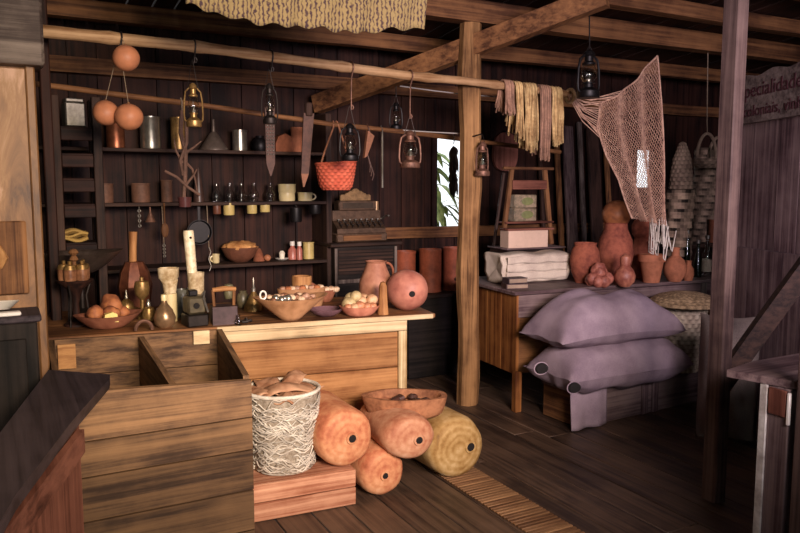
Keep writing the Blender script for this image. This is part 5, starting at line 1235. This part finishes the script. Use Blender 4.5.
for i, (h, w_, d_, c, lab) in enumerate(((5, 23, .10, plain('worn_cover', 0x5d4644, .6), 'lower of two worn dark books before the linen bundle'), (5.5, 21, .095, plain('dark_cover', 0x3e2f34, .6), 'upper of two worn dark books before the linen bundle'))):
    bk = thing('worn_book', lab, 'book', v+Vector((0, 0, 0 if i == 0 else 5.3*m)), -.25+.12*i, 'worn books on the desk')
    b = B(); b.box((0, 0, h*m/2), (w_*m*.94, d_*.94, h*m-.006), bev=.001); b.build('pages', plain('aged_pages', 0x9a8470, .9), bk)
    b = B(); b.box((0, 0, .003), (w_*m, d_, .005), bev=.001); b.box((0, 0, h*m-.003), (w_*m, d_, .005), bev=.001); b.box((-w_*m/2, 0, h*m/2), (.005, d_, h*m), bev=.001); b.build('cover', c, bk)
v = at(492, 284, z=ZT)+Vector((.03, .07, 0)); m = mpp(v); o = pot('white_pot', 'small white knob-shaped pot at the left end of the desk', 'pot', 494, [(4, 0), (5, 3), (3, 6), (4, 8), (1, 9)], WHITE, ZT, py=281)
# clay vessels
DCL = plain('dusky_clay', 0xa8624a, .85, h2=0x7c4436, scale=8, spec=.15)
pot('clay_pot', 'wide-bellied clay pot on the desk beside the linen bundle', 'clay pot', 584.5, [(9, 0), (13, 10), (15, 22), (13, 33), (10.5, 37), (11.5, 40)], DCL, ZT, Y=4.02, wall=1.2)
o = pot('clay_vase', 'tallest clay vase on the desk, with a ball on its mouth', 'clay vase', 614.5, [(10, 0), (15, 12), (18, 26), (16, 40), (11.5, 50), (11, 56), (12, 57)], DCL, ZT, Y=4.05, wall=1.2); m = pix(o)
b = B(); b.ball((0, 0, 0), (14*m, 14*m, 14*m), 26, 18, .03); tag(b.build('clay_ball', plain('brown_clay_ball', 0xa5683f, .5, h2=0x7a4a30, scale=5, spec=.3), loc=o.location+Vector((0, 0, 65*m))), 'large brown clay ball sitting on the tallest vase', 'ball')
o = pot('clay_jug', 'clay jug with a small handle and bulbous lid behind the flower pot', 'clay jug', 642, [(9, 0), (12, 8), (12, 22), (10, 34), (8.5, 40), (11, 44), (12, 52), (9, 58), (3, 61)], DCL, ZT, Y=4.02); m = pix(o); handle_ring(o, DCL, 10.5*m, 12*m, 36*m, 6*m, -1.9, .010)
o = pot('flower_pot', 'orange clay flower pot with a thick rim at the desk front', 'flower pot', 651, [(8, 0), (11.5, 21), (13.2, 21), (13.6, 28)], CLAY, ZT, py=283, wall=1.5)
o = pot('round_jug', 'round orange clay jug with a narrow neck right of the flower pot', 'clay jug', 674.5, [(6, 0), (10.5, 7), (11.5, 14), (9, 21), (4, 26), (3.6, 32), (4.6, 34)], CLAY, ZT, py=282, wall=1)
pot('small_jug', 'small orange clay bottle between the round jug and the glass bottles', 'clay bottle', 688, [(4, 0), (5.5, 6), (5, 12), (2.5, 16), (2.6, 19), (3.2, 20)], CLAY, ZT, py=281, wall=.7)
# braided clay lumps
v = place(599, 287, ZT, r=.07); m = mpp(v); t = thing('braided_wreath', 'knobbly braided garlic-like wreath before the wide clay pot', 'wreath', v)
for i in range(11):
    a = i*2*PI/8 if i < 8 else i*2.1; rr = (8.5 if i < 8 else 3)*m; b = B(); b.ball((rr*math.cos(a), rr*math.sin(a)*.8, (6 if i < 8 else 14)*m+1.5*m*math.sin(i*2)), (6.5*m, 6*m, 6.5*m), 14, 10, .12, 3); b.build('bulb', plain('bulb_skin', 0xb4705c, .6, h2=0x7e4438, scale=10), t)
b = B(); b.ball((0, 0, 18*m), (7*m, 6*m, 6*m), 14, 10, .2, 3); b.build('crown_bulb', plain('bulb_skin', 0xb4705c), t)
o = pot('bottle_gourd', 'small double-bellied bottle gourd between the wreath and the flower pot', 'gourd', 624.5, [(5, 0), (9.5, 5), (10.5, 11), (8, 17), (4.5, 21), (5.5, 26), (4.8, 30), (1, 33)], plain('gourd_rosy', 0xb9785c, .5, h2=0x8a4c3c, scale=10), ZT, py=287)
# glass bottles
for px, pts, lab, mt in ((697, [(4, 0), (4, 18), (1.6, 25), (1.5, 34)], 'dark glass bottle, leftmost of the bottle row beside the slim post', GREENG), (706, [(4.6, 0), (4.6, 22), (1.8, 29), (1.7, 38)], 'clear glass bottle with a pale label in the row beside the slim post', GLASS), (717, [(4.2, 0), (4.2, 21), (1.7, 28), (1.6, 37)], 'dark glass bottle half behind the slim post', GREENG), (686, [(3.2, 0), (3.2, 26), (1.4, 34), (1.3, 42)], 'tall slim dark bottle behind the small orange clay bottle', GREENG)):
    o = bottle('glass_bottle', lab, px, pts, mt, ZT, 3, TIN, Y=3.86 if px != 686 else 3.98, group='glass bottles at the right end of the desk', seg=18); m = pix(o)
    if px == 706: b = B(); b.lathe([(4.7*m, 5*m), (4.75*m, 5*m), (4.75*m, 17*m), (4.7*m, 17*m)], 18); b.build('paper_label', plain('bottle_label', 0xb5a890, .8), o)
# tall woven containers
WKH = plain('woven_bands', 0x9a846e, .8, h2=0x7a6656, scale=8, spec=.2)
v = place(677.5, z=ZT, Y=4.07); m = mpp(v)
o = woven('woven_hamper', [(11*m, 0), (12*m, 40*m), (12.5*m, 84*m)], WKH, loc=v, rows=9, spokes=8, amp=.010, diag=.7, con=2.2); tag(o, 'tall woven hamper with a bold diamond weave on the desk, behind the round jug', 'hamper')
o = woven('conical_basket', [(10.5*m, 0), (10*m, 14*m), (8*m, 30*m), (3*m, 44*m), (.6*m, 46*m)], WICKD, loc=v+Vector((0, 0, 84.6*m)), rows=12, spokes=24, amp=.005, diag=.3); tag(o, 'pointed cone-shaped woven basket upside down on the tall hamper', 'basket')
sd = thing('tall_stand', 'dark tall plank stand behind the right end of the desk', 'stand', (5.75, 4.72, 0), 0)
b = B(); b.box((0, 0, .985), (1.3, .5, .03)); b.build('stand_top', wood('dim', 'x'), sd)
for x in (-.6, .6):
    b = B(); b.box((x, 0, .485), (.06, .45, .97)); b.build('leg', wood('dim', 'z'), sd)
v = place(703, z=1.0015, Y=4.72); m = mpp(v)
o = woven('woven_quiver', [(10.5*m, 0), (11*m, 50*m), (11*m, 92*m)], WICKD, loc=v, rows=14, spokes=10, amp=.007, diag=.6, con=1.8); tag(o, 'tall dark cylindrical woven basket with slanting weave on the plank stand', 'basket')
can('clay_jar', 'reddish clay jar on the plank stand right of the tall woven cylinder', 'jar', 716.5, 15, 16, 23, CLAYD, 1.0015, 4.55)
# baskets with hoop handles hung from the rafter
for i, (px, y0, y1, w_, lab) in enumerate(((706, 134, 168, 28, 'left of two dark baskets with hoop handles hung high by the slim post'), (719, 137, 168, 32, 'right of two dark baskets with hoop handles hung high by the slim post'))):
    Yh = 4.19+.12*i-.03; v = at(px, y1, Y=Yh); m = mpp(v); t = thing('hoop_basket', lab, 'basket', v, 0, 'hoop-handled baskets hung by the slim post')
    woven('basket_body', [(w_*.3*m, 0), (w_*.46*m, 4*m), (w_*.5*m, 9*m)], WICKD, rows=4, spokes=24, amp=.004, parent=t)
    b = B(); b.tube([(w_*.5*m*math.cos(a), 0, 9*m+(y1-y0-9)*m*math.sin(a)) for a in [PI*k/16 for k in range(17)]], .013, 8); b.build('hoop_handle', WICKD, t)
    b = B(); b.tube([(0, 0, (y1-y0)*m-.012), (0, .01, (y1-y0)*m+.1), (0, 4.19-Yh, roof_z(4.19)-.145-v.z)], .004, 6); b.build('cord', STRING, t)
# board hung on the back wall and tools leaning there
v = at(505, 152, Y=5.36); m = mpp(v); o = None
b = B(); n = 32; b.prism([(15*m*math.copysign(abs(math.cos(a))**.75, math.cos(a)), 19*m*math.copysign(abs(math.sin(a))**.8, math.sin(a))) for a in [2*PI*k/n for k in range(n)]], .03, Matrix.Rotation(PI/2, 4, 'X')); o = b.build('round_board', wood('red', 'z'), loc=v); tag(o, 'reddish rounded wooden board hung on the back wall right of the middle post', 'board')
b = B(); b.tube([(0, .03, 21*m), (0, -.01, 20*m), (0, -.015, 17*m)], .006, 6); b.build('peg', IRON, o)
for i, (px, w_, top, k, lab) in enumerate(((539, .035, 140, 'dim', 'slim dark pole leaning on the back wall, leftmost of the leaning row'), (556, .05, 128, 'brown', 'brown plank-like pole leaning on the back wall, behind the hanging skeins'), (567, .12, 126, 'plum', 'broad dark board leaning on the back wall'), (579, .045, 122, 'grey', 'pale slim pole leaning on the back wall beside the broad board'), (592, .14, 128, 'dim', 'broad darkest board leaning on the back wall near the net'), (606, .05, 150, 'brown', 'short brown pole leaning on the back wall, last before the net'))):
    a = place(px, z=.0, Y=5.10); e = at(px, top, Y=5.34); base = Vector((e.x+.0, 5.12, .0)); d = e-base
    b = B(); b.beam((0, 0, .01), tuple(d), w_ if w_ > .08 else w_, .035, bev=.008, up=Vector((0, 1, 0))); tag(b.build('leaning_pole', wood(k, 'z'), loc=base), lab, 'pole' if w_ < .1 else 'board', 'poles and boards leaning on the back wall')
